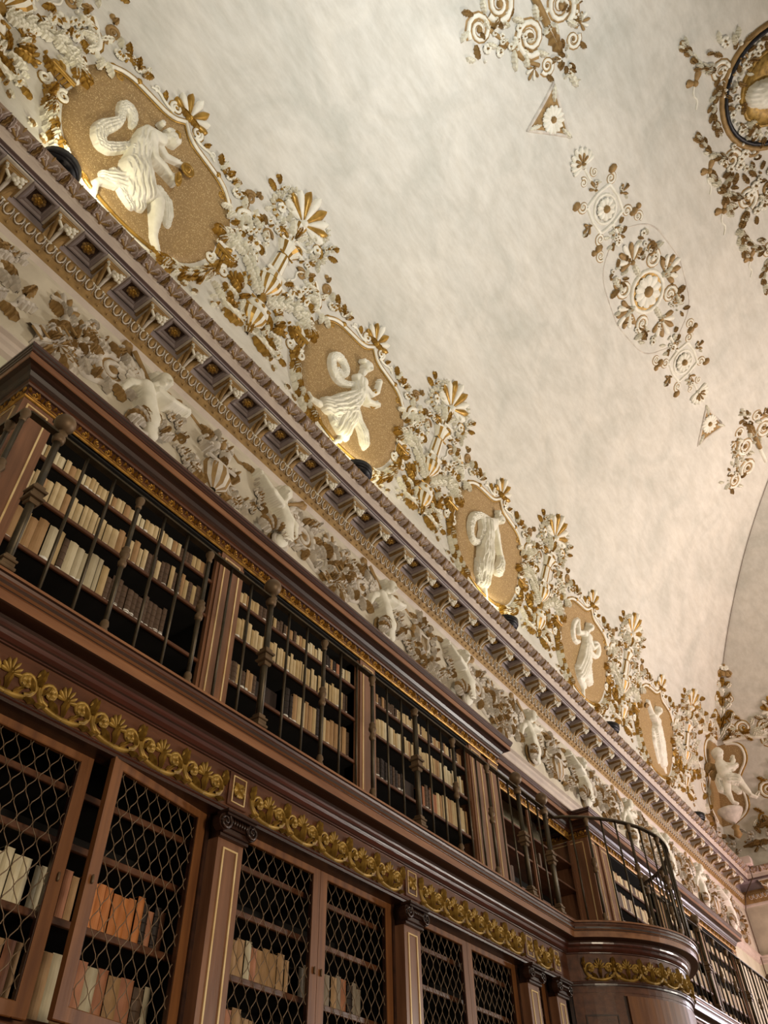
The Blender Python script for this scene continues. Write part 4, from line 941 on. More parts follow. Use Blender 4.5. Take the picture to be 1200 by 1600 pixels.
def strip_parts():
    P = ring_boss(0, .40)
    b = Orn(); n = 20; b.add([(.38*math.cos(i*2*PI/n), .38*math.sin(i*2*PI/n), .008) for i in range(n)], [tuple(range(n))]); P.append(('ground', b, [M['carve']]))
    b = Orn(); R = random.Random(3)
    for i in range(16): a = i*2*PI/16+.2; b.cluster(.72*math.cos(a)*1.15, .70*math.sin(a)*.95, .10, .10, 3, i, .035, .075, mg=1, ml=.6)
    P.append(('small_foliage', b, WO))
    for q in range(8):       # scrolls and palmettes round the central daisy
        b = Orn(); a = q*PI/4
        if q % 2 == 0:
            L = .88 if q % 4 else 1.1
            b.palm(math.cos(a)*(.55 if q % 4 else .75), math.sin(a)*.5, a, .42, 7, 2.6, (1, 0), h=.04); b.leaf(math.cos(a)*.4, math.sin(a)*.4, a, .3, .07, .05, 0)
        else:
            b.scroll(math.cos(a)*.66, math.sin(a)*.58, a, .17, 1.6, 1 if q in (1, 5) else -1, (.035, .018), 0); b.scroll(math.cos(a)*.95, math.sin(a)*.66, a+PI, .13, 1.3, -1 if q in (1, 5) else 1, (.03, .016), 1)
            b.leaf(math.cos(a)*.8, math.sin(a)*.75, a+.5, .24, .07, .05, 1, .5); b.leaf(math.cos(a)*.85, math.sin(a)*.72, a-.6, .24, .06, .05, 0, -.5)
            b.cluster(math.cos(a)*1.2, math.sin(a)*.62, .22, .15, 9, q, .035, .09)
        P.append(('palmette_spray' if q % 2 == 0 else 'scroll', b, WO))
    for sg in (-1, 1):       # arcs tying the centre to the side rings
        b = Orn(); arc = smooth_line([(sg*1.45, .12), (sg*1.1, .72), (sg*.4, .86), (0, .92)], 3); b.tube(arc, .014, 0, .0, .7); b.tube([(p[0], -p[1]) for p in arc], .014, 0, .0, .7); P.append(('arc', b, [M['dull']]))
        cx = sg*2.02; P += ring_boss(cx, .25)
        b = Orn(); n = 4
        for k in range(4):
            a0 = PI/4+k*PI/2; b.tube([(cx+.42*math.cos(a0), .42*math.sin(a0)), (cx+.34*math.cos(a0+PI/4), .34*math.sin(a0+PI/4)), (cx+.42*math.cos(a0+PI/2), .42*math.sin(a0+PI/2))], .03, 0, .0)
        P.append(('square_frame', b, WO))
        for k in range(8):
            a0 = k*PI/4; b = Orn()
            if k % 2: b.scroll(cx+.52*math.cos(a0), .52*math.sin(a0), a0, .10, 1.5, 1 if k % 4 == 1 else -1, (.022, .012), 0); b.dome(cx+.68*math.cos(a0), .68*math.sin(a0), .07, .07, 1, 0, 7, .10)
            else: b.palm(cx+.42*math.cos(a0), .42*math.sin(a0), a0, .2, 3, 1.6, (1, 1), h=.04); b.cluster(cx+.55*math.cos(a0), .5*math.sin(a0), .1, .08, 4, k, .03, .07)
            P.append(('leaf_knot', b, WO))
        b = Orn(); b.cluster(sg*1.42, 0, .2, .24, 14, 31, .035, .09); b.tube([(sg*1.25, 0), (sg*1.7, 0)], .03, 0, .01); P.append(('blossom_link', b, WO))
        b = Orn(); b.scroll(sg*1.4, .52, 0, .10, 1.6, 1, (.02, .01), 0); b.dome(sg*1.55, .62, .06, .05, 1); b.scroll(sg*1.4, -.52, 0, .10, 1.6, -1, (.02, .01), 0); b.dome(sg*1.55, -.62, .06, .05, 1); P.append(('tendril', b, WO))
        b = Orn(); b.tube([(sg*2.4, 0), (sg*2.9, 0)], .025, 0, .0); b.scroll(sg*2.72, .14, PI, .08, 1.3, 1, (.018, .01), 0); b.scroll(sg*2.72, -.14, PI, .08, 1.3, -1, (.018, .01), 0)
        b.palm(sg*2.95, 0, 0 if sg > 0 else PI, .34, 9, 3.0, (0, 0), h=.05); b.palm(sg*3.0, 0, 0 if sg > 0 else PI, .2, 5, 2.4, (1, 1), h=.07, w0=.02); P.append(('end_palmette', b, WO))
    return P
ceil_thing('ceiling_ornament_strip', 9.46, 8.27, 'long strip of gilded scrolls around a central daisy on the bare vault', strip_parts())
def big_cluster(sg):
    """pendent arabesque pointing to the triangle; local x towards the triangle"""
    P = []
    b = Orn(); b.tube([(sg*-1.6, 0), (sg*-.2, 0)], .05, 0, .0); b.tube([(sg*-1.0, 0), (sg*-.5, 0)], .06, 1, .03); b.leaf(sg*-.5, 0, 0 if sg > 0 else PI, .5, .13, .06, 1); P.append(('stem', b, WO))
    b = Orn()
    for q in (-1, 1): b.cluster(sg*-.7, q*.62, .5, .22, 20, 5+q, .04, .1, mg=1); b.cluster(sg*-.9, q*1.0, .25, .4, 14, 8+q, .04, .1, mg=1)
    P.append(('small_foliage', b, WO))
    for q in (-1, 1):
        b = Orn()
        b.scroll(sg*-.55, q*.34, 0 if sg > 0 else PI, .27, 1.9, q*sg, (.05, .02), 0, mi2=1)
        for k in range(6): a = k*1.05; b.leaf(sg*-.55+.24*math.cos(a), q*.34+.24*math.sin(a), a+.4, .22, .06, .05, 0, .5)
        P.append(('scroll', b, WO))
        b = Orn(); b.scroll(sg*-1.25, q*.55, PI/2*q, .25, 1.8, -q*sg, (.05, .02), 0, mi2=1); b.scroll(sg*-1.2, q*1.05, PI/2*q, .22, 1.8, q*sg, (.04, .018), 0, mi2=1)
        for k in range(6): a = k*1.05; b.leaf(sg*-1.2+.22*math.cos(a), q*1.05+.22*math.sin(a), a+.4, .2, .055, .05, k % 2, .5)
        P.append(('outer_scroll', b, WO))
        b = Orn(); b.tube(smooth_line([(sg*-1.1, q*.9), (sg*-.75, q*.74), (sg*-.35, q*.62), (sg*-.12, q*.42)], 2), .035, 1, .0); b.leaf(sg*-.6, q*.7, .5*q, .3, .06, .05, 0); P.append(('band', b, WO))
        b = Orn(); b.scroll(sg*-.02, q*.30, PI*.5*q, .13, 1.5, -q*sg, (.03, .015), 0, mi2=1); b.leaf(sg*.08, q*.38, .3, .16, .05, .04, 1); b.palm(sg*-.15, q*.52, q*1.2, .2, 5, 2.2, (1, 0)); P.append(('small_scroll', b, WO))
    b = Orn(); b.cluster(sg*.12, 0, .22, .13, 16, 12, .04, .09); b.leaf(sg*.3, 0, 0 if sg > 0 else PI, .3, .07, .05, 0); b.cluster(sg*.4, 0, .12, .06, 7, 3, .04, .07); P.append(('fruit_drop', b, WO))
    return P
ceil_thing('ceiling_arabesque', 4.78, 8.80, 'scrolled gilded arabesque hanging at the top edge above the triangular boss', big_cluster(1), k=1.0)
ceil_thing('ceiling_arabesque', 14.35, 9.02, 'scrolled gilded arabesque at the right edge beside the lower triangular boss', big_cluster(-1), k=.9)
# medallion with the moulded ring
P = []; b = Orn(); n = 40
b.tube([(.98*math.cos(i*2*PI/n), .98*math.sin(i*2*PI/n)) for i in range(n+2)], .045, 0, .0, 1.3); P.append(('outer_ring', b, [M['lampmetal']]))
b = Orn(); b.tube([(1.06*math.cos(i*2*PI/n), 1.06*math.sin(i*2*PI/n)) for i in range(n+2)], .05, 0, .0, 1.0); P.append(('ring_moulding', b, [M['ochre']]))
b = Orn(); 
for k in range(26): a = k*2*PI/26; b.cluster(.80*math.cos(a), .80*math.sin(a), .1, .1, 4, k, .04, .11)
P.append(('fruit_wreath', b, WO))
pts = [(.66*math.cos(i*2*PI/12+.26), .66*math.sin(i*2*PI/12+.26)) for i in range(12)]; P.append(('dark_ground', fill_outline(pts, .02, 3), [M['carve']]))
b = Orn(); b.tube([(p[0]*1.02, p[1]*1.02) for p in pts+[pts[0], pts[1]]], .035, 0, .0); P.append(('inner_frame', b, [M['carve']]))
P.append(('bust', smooth_relief([q for q in head(.0, .12, .17, .2, .12, 1)]+chain([(-.05, -.02, .13, .08), (0, -.2, .26, .08), (-.1, -.36, .22, .06)], (.06, 7), fl=.5), .03), [M['white']]))
ceil_thing('ceiling_medallion', 7.95, 12.1, 'round medallion with a black moulded ring cut by the right edge', P)
for (u, s_, lab, sd, sc) in ((7.05, 11.1, 'gilded scroll and fruit spray on the left of the round medallion', 3, 1.0), (8.62, 10.75, 'gilded festoon with a bow just below the round medallion', 5, 1.0),
                      (9.55, 10.75, 'gilded trophy spray hanging below the bow festoon, right of the strip', 7, 1.1), (10.9, 10.85, 'lowest gilded leaf drop of the medallion group at the right edge', 9, .9)):
    P = []
    b = Orn(); b.scroll(.0, .18, 0, .2, 1.7, 1, (.04, .018), 0, mi2=1); P.append(('scroll', b, WO))
    b = Orn(); b.scroll(.1, .62, 2, .16, 1.7, -1, (.035, .018), 1); P.append(('scroll', b, WO))
    b = Orn(); b.cluster(.0, .35, .45, .42, 30, sd, .045, .12); P.append(('fruit_cluster', b, WO))
    b = Orn(); garland(b, [(-.1, .1), (-.35, -.15), (-.8, -.25)], 8, .11, sd); b.dome(-.9, -.27, .05, .05, 1); P.append(('leaf_drop', b, WO))
    b = Orn(); garland(b, [(.2, .1), (.45, -.2), (.85, -.22)], 8, .11, sd+1); P.append(('leaf_drop', b, WO))
    b = Orn(); b.petal(-.15, -.3, PI*.75, .2, .07, .04, 1); b.petal(-.15, -.3, PI*1.3, .2, .07, .04, 1); b.dome(-.15, -.3, .06, .06, 1); b.tube(smooth_line([(-.15, -.32), (.0, -.42), (.12, -.36), (.25, -.46)], 2), .018, 0); P.append(('bow', b, WO))
    ceil_thing('ceiling_festoon', u, s_, lab, P, k=sc)
# end-wall reliefs glimpsed at the right edge
def end_thing(name, x, s_, label, parts):
    org = tuple(end_map(np.array([[x, s_, 0.0]]))[0]); t = thing(name, org, label, 'wall relief')
    for nm, b, mats in parts: b.build(nm, mats, t, fn=lambda A: end_map(np.stack([x+A[:,0], s_+A[:,1], A[:,2]], 1)))
b = Orn(); b.cluster(0, 0, .45, .5, 40, 3, .05, .13); c_ = Orn(); c_.palm(0, .4, PI/2, .4, 7, 2.8, (0, 1), h=.05); s_ = Orn(); s_.scroll(-.4, -.2, 0, .2, 1.6, 1, (.04, .02), 0); s_.scroll(.4, -.2, 0, .2, 1.6, -1, (.04, .02), 0)
end_thing('end_wall_relief', 2.45, 3.0, 'tangle of gilded scrolls at the right edge beside the corner cherub', [('foliage', b, WG), ('palmette', c_, WG), ('scroll', s_, WG)])
# ------------------------------------------------------------------ stucco frieze below the cornice: cherubs, trophies, foliage
FD = [M['dull'], M['ochre'], M['white']]
def frieze_thing(name, u, label, parts, cat='frieze relief', grp=None):
    t = thing(name, (XF, u, 5.8), label, cat, grp)
    for n, me in parts: inst(me, n, t, (0, 0, 0))
    return t
def fm0(A): return np.stack([A[:,2], A[:,0], A[:,1]], 1)      # local (u, v) about the thing's origin
def hfm(prims, name, mats, res=.0085, k=.02, dw=0): return (name, smooth_relief(prims, res, k).mesh(name, mats, fn=lambda A: fm0(A+np.array([0, 0, dw]))))
# cherub rising from a leaf, arm stretched to the garland (faces +u); mirrored for its partner
def flipx(pr): return [(-p[0], p[1], p[2], -p[3], p[4], p[5])+tuple(p[6:]) for p in pr]
cb_ = head(-.02, .27, .085, -.35, .13, 1)+chain([(-.10, .13, .05, .09), (-.05, .2, .055, .11)])+chain([(-.14, .08, .10, .09), (-.10, -.10, .105, .11), (.0, -.26, .11, .10), (.05, -.38, .09, .06)])
cb_ += chain([(-.04, .10, .055, .14), (.10, .10, .05, .15), (.28, .20, .036, .11)])+hand(.30, .22, .5, .032, .10)+chain([(-.18, .08, .055, .08), (-.3, .0, .05, .08), (-.34, -.12, .036, .06)])
cb2_ = head(.02, .24, .085, .25, .13, -1)+chain([(.05, .10, .05, .09), (.03, .18, .055, .11)])+chain([(.05, .06, .10, .09), (.10, -.10, .105, .11), (.12, -.28, .11, .10), (.05, -.40, .09, .06)])
cb2_ += chain([(-.04, .06, .06, .14), (-.18, .10, .055, .15), (-.30, .24, .04, .11)])+hand(-.32, .26, 2.2, .032, .10)+chain([(.14, .06, .055, .08), (.26, .0, .05, .08), (.3, -.12, .036, .06)])
def wings(sg):
    b = Orn()
    for k in range(6): a = PI*(.62+.09*k) if sg > 0 else PI*(.38-.09*k); b.petal(-sg*.16, .08, a, .36-.02*k, .045, .03, 0, .02)
    for k in range(5): a = PI*(.66+.09*k) if sg > 0 else PI*(.34-.09*k); b.petal(-sg*.14, .08, a, .22, .04, .03, 0, .05)
    return b
def skirt(sg):
    b = Orn()
    b.scroll(-sg*.05, -.36, PI/2, .14, 1.3, sg, (.035, .018), 0, .06)
    for k in range(9): a = PI*.15+k*.33; b.leaf(.03*sg+.10*math.cos(a), -.40+.08*math.sin(a), a, .17, .05, .05, k % 2, .5*sg, .08)
    return b
def torch(sg):
    b = Orn(); b.tube([(-sg*.12, .22), (-sg*.36, .42)], (.018, .03), 1, .05); b.petal(-sg*.34, .40, PI/2+sg*.9, .16, .05, .05, 1); b.petal(-sg*.36, .41, PI/2+sg*.5, .12, .04, .05, 1)
    return b
def slim(pr, q=.82): return [(p[0], p[1], p[2]*q, p[3], p[4], p[5]*q)+tuple(p[6:]) for p in pr]
cb_ = head(-.02, .27, .082, -.35, .13, 1)+slim(cb_[9:], .84); cb2_ = head(.02, .24, .082, .25, .13, -1)+slim(cb2_[9:], .84)
CH1 = [hfm(cb_, 'body', [M['white']]), hfm(hairy(-.03, .28, .085, 3), 'hair', [M['white']], k=.005, dw=.015)]+[(n, b.mesh(n, FD, fn=fm0)) for n, b in (('wing', wings(1)), ('leaf_skirt', skirt(1)), ('torch', torch(1)))]
CH2 = [hfm(cb2_, 'body', [M['white']]), hfm(hairy(.02, .25, .085, 5), 'hair', [M['white']], k=.005, dw=.015)]+[(n, b.mesh(n, FD, fn=fm0)) for n, b in (('wing', wings(-1)), ('leaf_skirt', skirt(-1)), ('torch', torch(-1)))]
# scroll of acanthus behind each cherub
def foliage(sg, seed):
    P = []
    b = Orn(); b.scroll(0, .02, PI/2, .19, 1.8, sg, (.04, .018), 0, .01, mi2=1)
    for k in range(11): a = k*.56; b.leaf(.16*math.cos(a), .02+.16*math.sin(a), a+.3*sg, .17, .05, .045, k % 2, .6*sg, .01)
    P.append(('acanthus_scroll', b))
    b = Orn(); b.tube([(sg*p[0], p[1]) for p in smooth_line([(-.05, -.2), (-.25, -.30), (-.4, -.2), (-.42, .0)], 2)], (.035, .02), 0)
    for i, (x, y, a) in enumerate(((-.2, -.28, 2.2), (-.3, -.28, 3.4), (-.4, -.15, 2.6), (-.42, .0, 1.8), (-.36, -.05, 1.0))): b.leaf(sg*x, y, a if sg > 0 else PI-a, .18, .055, .045, i % 2)
    P.append(('leaf_branch', b))
    b = Orn(); b.cluster(sg*-.18, .30, .18, .07, 9, seed, .035, .07); b.leaf(sg*-.05, .24, 1.0, .16, .05, .04, 1); P.append(('flower_sprig', b))
    return [(n, b.mesh(n, FD, fn=fm0)) for n, b in P]
FO = [foliage(1, 3), foliage(-1, 4)]
def festoon(sg):
    b = Orn(); P = smooth_line([(-.28, .22), (-.24, .0), (-.12, -.20), (.1, -.32)], 3)
    for i, p in enumerate(P[::3]):
        w = .04+.05*math.sin(PI*i/(len(P)/3)); b.cluster(sg*p[0], p[1], w, w, 5, i, .045, .065, ml=.3)
    c = Orn(); c.tube([(sg*-.28, .24), (sg*-.1, .36), (sg*.1, .28), (sg*.22, .34)], .018, 1, .0); c.petal(sg*-.28, .24, 1.2, .16, .05, .03, 1); c.petal(sg*-.28, .24, 2.4, .16, .05, .03, 1); c.leaf(sg*.05, .3, .1, .2, .035, .03, 1)
    return [('fruit_garland', b.mesh('fruit_garland', FD, fn=fm0)), ('ribbon', c.mesh('ribbon', FD, fn=fm0))]
FE = [festoon(1), festoon(-1)]
# centre pieces
b1 = Orn(); b1.loft(0, [(-.36, .04, .04), (-.28, .16, .09), (-.14, .20, .11), (-.06, .17, .1)], 10, (0, 1)); b1.tube([(-.19, -.05), (.19, -.05)], .022, 0, .08)
b2 = Orn(); b2.cluster(0, .12, .26, .2, 34, 6, .06, .10, ml=.35); b2.dome(.05, .12, .07, .09, 0, .03); b2.dome(-.1, .16, .06, .08, 0, .03); b2.dome(-.02, .24, .055, .07, 1, .03)
b4 = Orn(); b4.scroll(-.26, -.18, 0, .09, 1.5, -1, (.025, .014), 0); b5 = Orn(); b5.scroll(.26, -.18, PI, .09, 1.5, 1, (.025, .014), 0); b3 = Orn(); b3.leaf(-.1, -.36, 2.9, .26, .05, .04, 1); b3.leaf(.1, -.36, .25, .26, .05, .04, 1)
TR1 = [(n, b.mesh(n, FD, fn=fm0)) for n, b in (('basket', b1), ('fruit', b2), ('base_leaf', b3), ('handle_scroll', b4), ('handle_scroll', b5))]
c1 = Orn(); n = 22; c1.tube([(.24*math.cos(i*2*PI/n), .02+.27*math.sin(i*2*PI/n)) for i in range(n+2)], .03, 1, .0)
for i in range(26): a = i*2*PI/26; c1.leaf(.24*math.cos(a), .02+.27*math.sin(a), a+(.9 if i % 2 else -.9)+PI/2, .11, .03, .04, i % 3 == 0 and 1 or 0, 0, .02, 4)
c2 = Orn(); c2.tube(smooth_line([(-.03, -.12), (-.12, -.02), (-.08, .1), (-.13, .17)], 2), .02, 0, .02); c2.tube(smooth_line([(.03, -.12), (.12, -.02), (.08, .1), (.13, .17)], 2), .02, 0, .02); c2.tube([(-.09, .12), (.09, .12)], .014, 0, .03); c2.dome(0, -.12, .05, .04, 1)
for k in range(-2, 3): c2.tube([(k*.025, -.1), (k*.032, .11)], .006, 1, .02)
c3 = Orn(); c3.cluster(0, -.33, .25, .07, 14, 8, .05, .08); c3.cluster(.0, .34, .14, .05, 8, 9, .04, .07)
TR2 = [(n, b.mesh(n, FD, fn=fm0)) for n, b in (('laurel_wreath', c1), ('lyre', c2), ('flower_cluster', c3))]
d1 = Orn(); d1.tube(smooth_line([(-.22, -.30), (-.05, -.1), (.02, .12), (-.1, .30), (-.2, .25)], 2), (.075, .03), 0, .0, .9); d1.tube(smooth_line([(.2, -.34), (.12, -.1), (.18, .1)], 2), (.05, .02), 0, .0)
for k in range(6): d1.tube([(-.24+k*.05, -.30+k*.07), (-.12+k*.045, -.36+k*.07)], .012, 1, .06)
d2 = Orn(); d2.cluster(.08, -.02, .2, .24, 30, 12, .055, .09); d2.palm(-.05, .22, 2.0, .2, 7, 2.6, (1, 0)); d2.palm(.18, .18, 1.0, .17, 7, 2.6, (1, 0))
d3 = Orn(); 
for i in range(8): a = -2.6+i*.5; d3.leaf(.02, -.25, a, .27, .06, .045, i % 2, .3)
TR3 = [(n, b.mesh(n, FD, fn=fm0)) for n, b in (('horn_of_plenty', d1), ('leaves_and_berries', d2), ('acanthus_base', d3))]
where_ = ['above the left end of the upper bookcase', 'above the middle of the upper bookcase', 'above the right end of the upper bookcase', 'above the curved balcony', 'above the farthest bookcases', 'near the far corner']
for k in range(6):
    u0 = 3.30+3.74*k-3.74*0
    if u0 > 20: break
    w = where_[k]
    frieze_thing('cherub_relief', u0-.87, 'winged stucco cherub facing right in the frieze %s' % w, CH1, 'relief figure', 'cherubs in the frieze')
    frieze_thing('cherub_relief', u0+.86, 'winged stucco cherub facing left in the frieze %s' % w, CH2, 'relief figure', 'cherubs in the frieze')
    frieze_thing('fruit_festoon_relief', u0-.36, 'hanging fruit festoon held by the right-facing cherub %s' % w, FE[0], grp='festoons in the frieze')
    frieze_thing('fruit_festoon_relief', u0+.36, 'hanging fruit festoon held by the left-facing cherub %s' % w, FE[1], grp='festoons in the frieze')
    if k % 2 == 0: frieze_thing('fruit_basket_relief', u0, 'stucco fruit basket between two cherubs %s' % w, TR1)
    else: frieze_thing('lyre_wreath_relief', u0, 'lyre inside a laurel wreath between two cherubs %s' % w, TR2)
    frieze_thing('acanthus_relief', u0-1.33, 'curling acanthus left of the right-facing cherub %s' % w, FO[0], grp='acanthus scrolls in the frieze')
    frieze_thing('acanthus_relief', u0+1.33, 'curling acanthus right of the left-facing cherub %s' % w, FO[1], grp='acanthus scrolls in the frieze')
    frieze_thing('cornucopia_relief', u0+1.87, 'gilded horn of plenty right of the cherubs %s' % w, TR3, grp='cornucopias in the frieze')
frieze_thing('cornucopia_relief', 3.30-1.87, 'gilded horn of plenty with leaves above the upper bookcase corner, near the left edge', TR3, grp='cornucopias in the frieze')
frieze_thing('acanthus_relief', .62, 'curling acanthus at the left edge of the photo under the egg moulding', FO[1], grp='acanthus scrolls in the frieze')
# ------------------------------------------------------------------ gallery ledge with its curved balcony
CX, CY, RB = -3.75, 8.68, 1.43
def ledge_path(d, z, y0=-2.3, y1=20.6, na=26):
    """polyline parallel to the ledge edge, d inside it"""
    x = -3.0-d; R = RB-d; dx = x-CX
    dy = math.sqrt(max(R*R-dx*dx, 1e-6)); a0 = math.atan2(-dy, dx); a1 = math.atan2(dy, dx)
    pts = [(x, y0, z), (x, 3, z), (x, CY-dy, z)]
    for i in range(1, na): a = a0+(a1-a0)*i/na; pts.append((CX+R*math.cos(a), CY+R*math.sin(a), z))
    pts += [(x, CY+dy, z), (x, 14, z), (x, y1, z)]
    return pts
WM = [M['woodlight'], M['wood'], M['wooddark'], M['woodred']]
LP = [(1.25, 2.40, 1), (.02, 2.43, 0), (.0, 2.427, 0), (.0, 2.412, 0), (.012, 2.408, 2), (.018, 2.395, 1), (.010, 2.375, 1), (.012, 2.358, 2), (.026, 2.352, 0), (.026, 2.345, 2), (.032, 2.342, 0), (.034, 2.295, 0),
      (.042, 2.290, 2), (.115, 2.288, 2), (.125, 2.275, 2), (.128, 2.262, 3), (.136, 2.250, 3), (.142, 2.243, 2), (.145, 2.236, 3), (.150, 2.225, 3), (.165, 2.208, 3), (.172, 2.203, 2), (.173, 2.196, 3), (.182, 2.192, 2),
      (.185, 1.975, 1), (.175, 1.970, 3), (.168, 1.963, 3), (.168, 1.955, 2), (.176, 1.950, 3), (.178, 1.935, 2), (.29, 1.930, 2)]
t = thing('gallery_ledge', (-3.0, 0, 2.43), 'long moulded mahogany gallery ledge with carved gilt frieze, bulging into a round balcony', 'ledge')
b = MB(); b.sweep([ledge_path(d, z) for d, z, _ in LP], [p[2] for p in LP[1:]]); b.build('moulding', WM, t)
LEDGE = t; LO = ORG[t.name][0]
# carved scroll frieze motif, .30 wide: palmette between two rinceaux
def carve_motif(w=.30, h=.17):
    b = Orn()
    b.palm(0, .0, PI/2, .066, 7, 2.8, (0, 0), w=.008, h=.012, w0=.004); b.leaf(0, -.07, PI/2, .09, .016, .014, 0, n=4)
    for sg in (-1, 1):
        b.scroll(sg*.080, -.004, -PI/2, .052, 1.3, sg, (.0095, .005), 0, .003, eye=False); b.flower(sg*.080, -.004, .026, 5, 0, 0, .008, .008)
        b.tube([(sg*p[0], p[1]) for p in smooth_line([(.0, -.078), (.05, -.072), (.10, -.06), (.128, -.03), (.135, .01)], 2)], (.012, .008), 0, .0)
        b.leaf(sg*.135, .0, PI/2-sg*.2, .075, .016, .014, 0, sg*.5, n=5); b.leaf(sg*.12, -.03, PI/2+sg*.6, .055, .013, .012, 0, n=4)
        b.leaf(sg*.03, -.07, PI/2-sg*.9, .06, .014, .014, 0, n=4); b.leaf(sg*.09, -.068, -sg*.1+(0 if sg > 0 else PI), .05, .012, .012, 0, n=4)
        b.petal(sg*.118, .035, PI/2-sg*.5, .03, .008, .01, 0)
    return b
out_map = lambda A: np.stack([A[:,2], A[:,0], A[:,1]], 1)
car_me = carve_motif().mesh('scroll_carving', [M['carve']], fn=lambda A: out_map(np.stack([A[:,0]*1.08, A[:,1]*1.22, A[:,2]*1.5], 1)))
def rosette_sq():
    b = Orn(); b.flower(0, 0, .045, 6, 0, 0, .012, .004); b.leaf(0, 0, .8, .055, .012, .01, 0); b.leaf(0, 0, 2.4, .055, .012, .01, 0); b.leaf(0, 0, 4, .055, .012, .01, 0); b.leaf(0, 0, 5.5, .055, .012, .01, 0); return b
rsq_me = rosette_sq().mesh('rosette', [M['carve']], fn=out_map)
def gold_frame_mb(y0, y1, z0, z1, x, w=.007, mi=0, back=None):
    b = MB()
    for a, c, d, e in ((y0, y0+w, z0, z1), (y1-w, y1, z0, z1), (y0+w, y1-w, z1-w, z1), (y0+w, y1-w, z0, z0+w)): b.bbox(x-.002, x+.006, a, c, d, e, .002, mi)
    return b
PIL = [(-.64, -.44), (1.19, 1.39), (3.02, 3.22), (4.85, 5.05), (6.68, 6.88), (7.22, 7.40), (9.98, 10.16), (10.5, 10.7), (12.3, 12.5), (14.15, 14.35), (16.0, 16.2)]
BAY = [(-.44, 1.19), (1.39, 3.02), (3.22, 4.85), (5.05, 6.68), (6.88, 7.22), (10.7, 12.3), (12.5, 14.15), (14.35, 16.0)]
for (y0, y1) in PIL:
    b = MB(); b.bbox(-3.186, -3.172, y0+.02, y1-.02, 1.985, 2.185, .004, 0); o = b.build('frieze_block', [M['wood']], t)
    f = gold_frame_mb(y0+.045, y1-.045, 2.005, 2.165, -3.172); f.build('gilt_frame', M['brass'], o)
    inst(rsq_me, 'rosette', o, (-3.172-LO[0], (y0+y1)/2-LO[1], 2.085-LO[2]))
for (y0, y1) in BAY:
    n = max(1, round((y1-y0-.04)/.315)); st = (y1-y0-.03)/n
    for k in range(n): inst(car_me, 'scroll_carving', t, (-3.184-LO[0], y0+.015+st*(k+.5)-LO[1], 2.075-LO[2]), 0, (1, st/.30, 1))
R2 = RB-.185; n = 9
for k in range(n):
    a = -.98+1.96*(k+.5)/n; inst(car_me, 'scroll_carving', t, (CX+R2*math.cos(a)-LO[0], CY+R2*math.sin(a)-LO[1], 2.075-LO[2]), a)

# ------------------------------------------------------------------ lower bookcases
def ionic_cap():
    b = MB()
    b.bbox(-.0, .085, -.125, .125, .098, .118, .004); b.bbox(-.0, .072, -.115, .115, .085, .100, .003)
    # bolster across, fluted channel, two volutes
    b.bbox(-.0, .052, -.098, .098, .035, .086, .008)
    for k in range(7): y = -.06+k*.02; b.pipe([(.052, y, .045), (.060, y, .062), (.052, y, .080)], .0085, 4)
    for sg in (-1, 1):
        pts = []
        for i in range(20):
            q = i/19; r = .042*(1-q)+.006; a = PI/2-sg*0+sg*q*3.4*PI; pts.append((.058+.006*q, sg*.108+r*math.cos(a)*1.0, .052+r*math.sin(a)))
        b.pipe(pts, [.0095-.005*i/19 for i in range(20)], 5)
        vs = []; m = 14
        for k in range(m): a = 2*PI*k/m; vs.append((.052, sg*.108+.046*math.cos(a), .052+.046*math.sin(a)))
        for k in range(m): a = 2*PI*k/m; vs.append((.0, sg*.108+.046*math.cos(a), .052+.046*math.sin(a)))
        b.add(vs, [tuple(range(m))]+[(k, m+k, m+(k+1) % m, (k+1) % m) for k in range(m)], 0)
    b.bbox(-.0, .040, -.104, .104, .0, .034, .005); b.bbox(.0, .03, -.112, .112, -.02, .0, .003)
    return b
cap_me = ionic_cap().mesh('capital', [M['wooddark']])
def wire_panel(y0, y1, z0, z1, x):
    b = MB(); cw, ph = .045, .135; n = int((y1-y0)/cw)+1; cw = (y1-y0)/n
    for k in range(n+1):
        pts = []; m = int((z1-z0)/(ph/8)); sg = 1 if k % 2 else -1
        for i in range(m+1):
            z = z0+(z1-z0)*i/m; y = y0+k*cw+sg*cw*.46*math.cos(2*PI*(z-z0)/ph)
            y = min(max(y, y0-.005), y1+.005); pts.append((x+.002*sg, y, z))
        b.pipe(pts, .0028, 4)
    return b
lower_names = ['at the bottom left corner', 'under the gallery frieze, right of the nearest pilaster', 'second from the near pilaster', 'narrow, beside the round turret']
DZ0, DZ1 = .80, 1.945
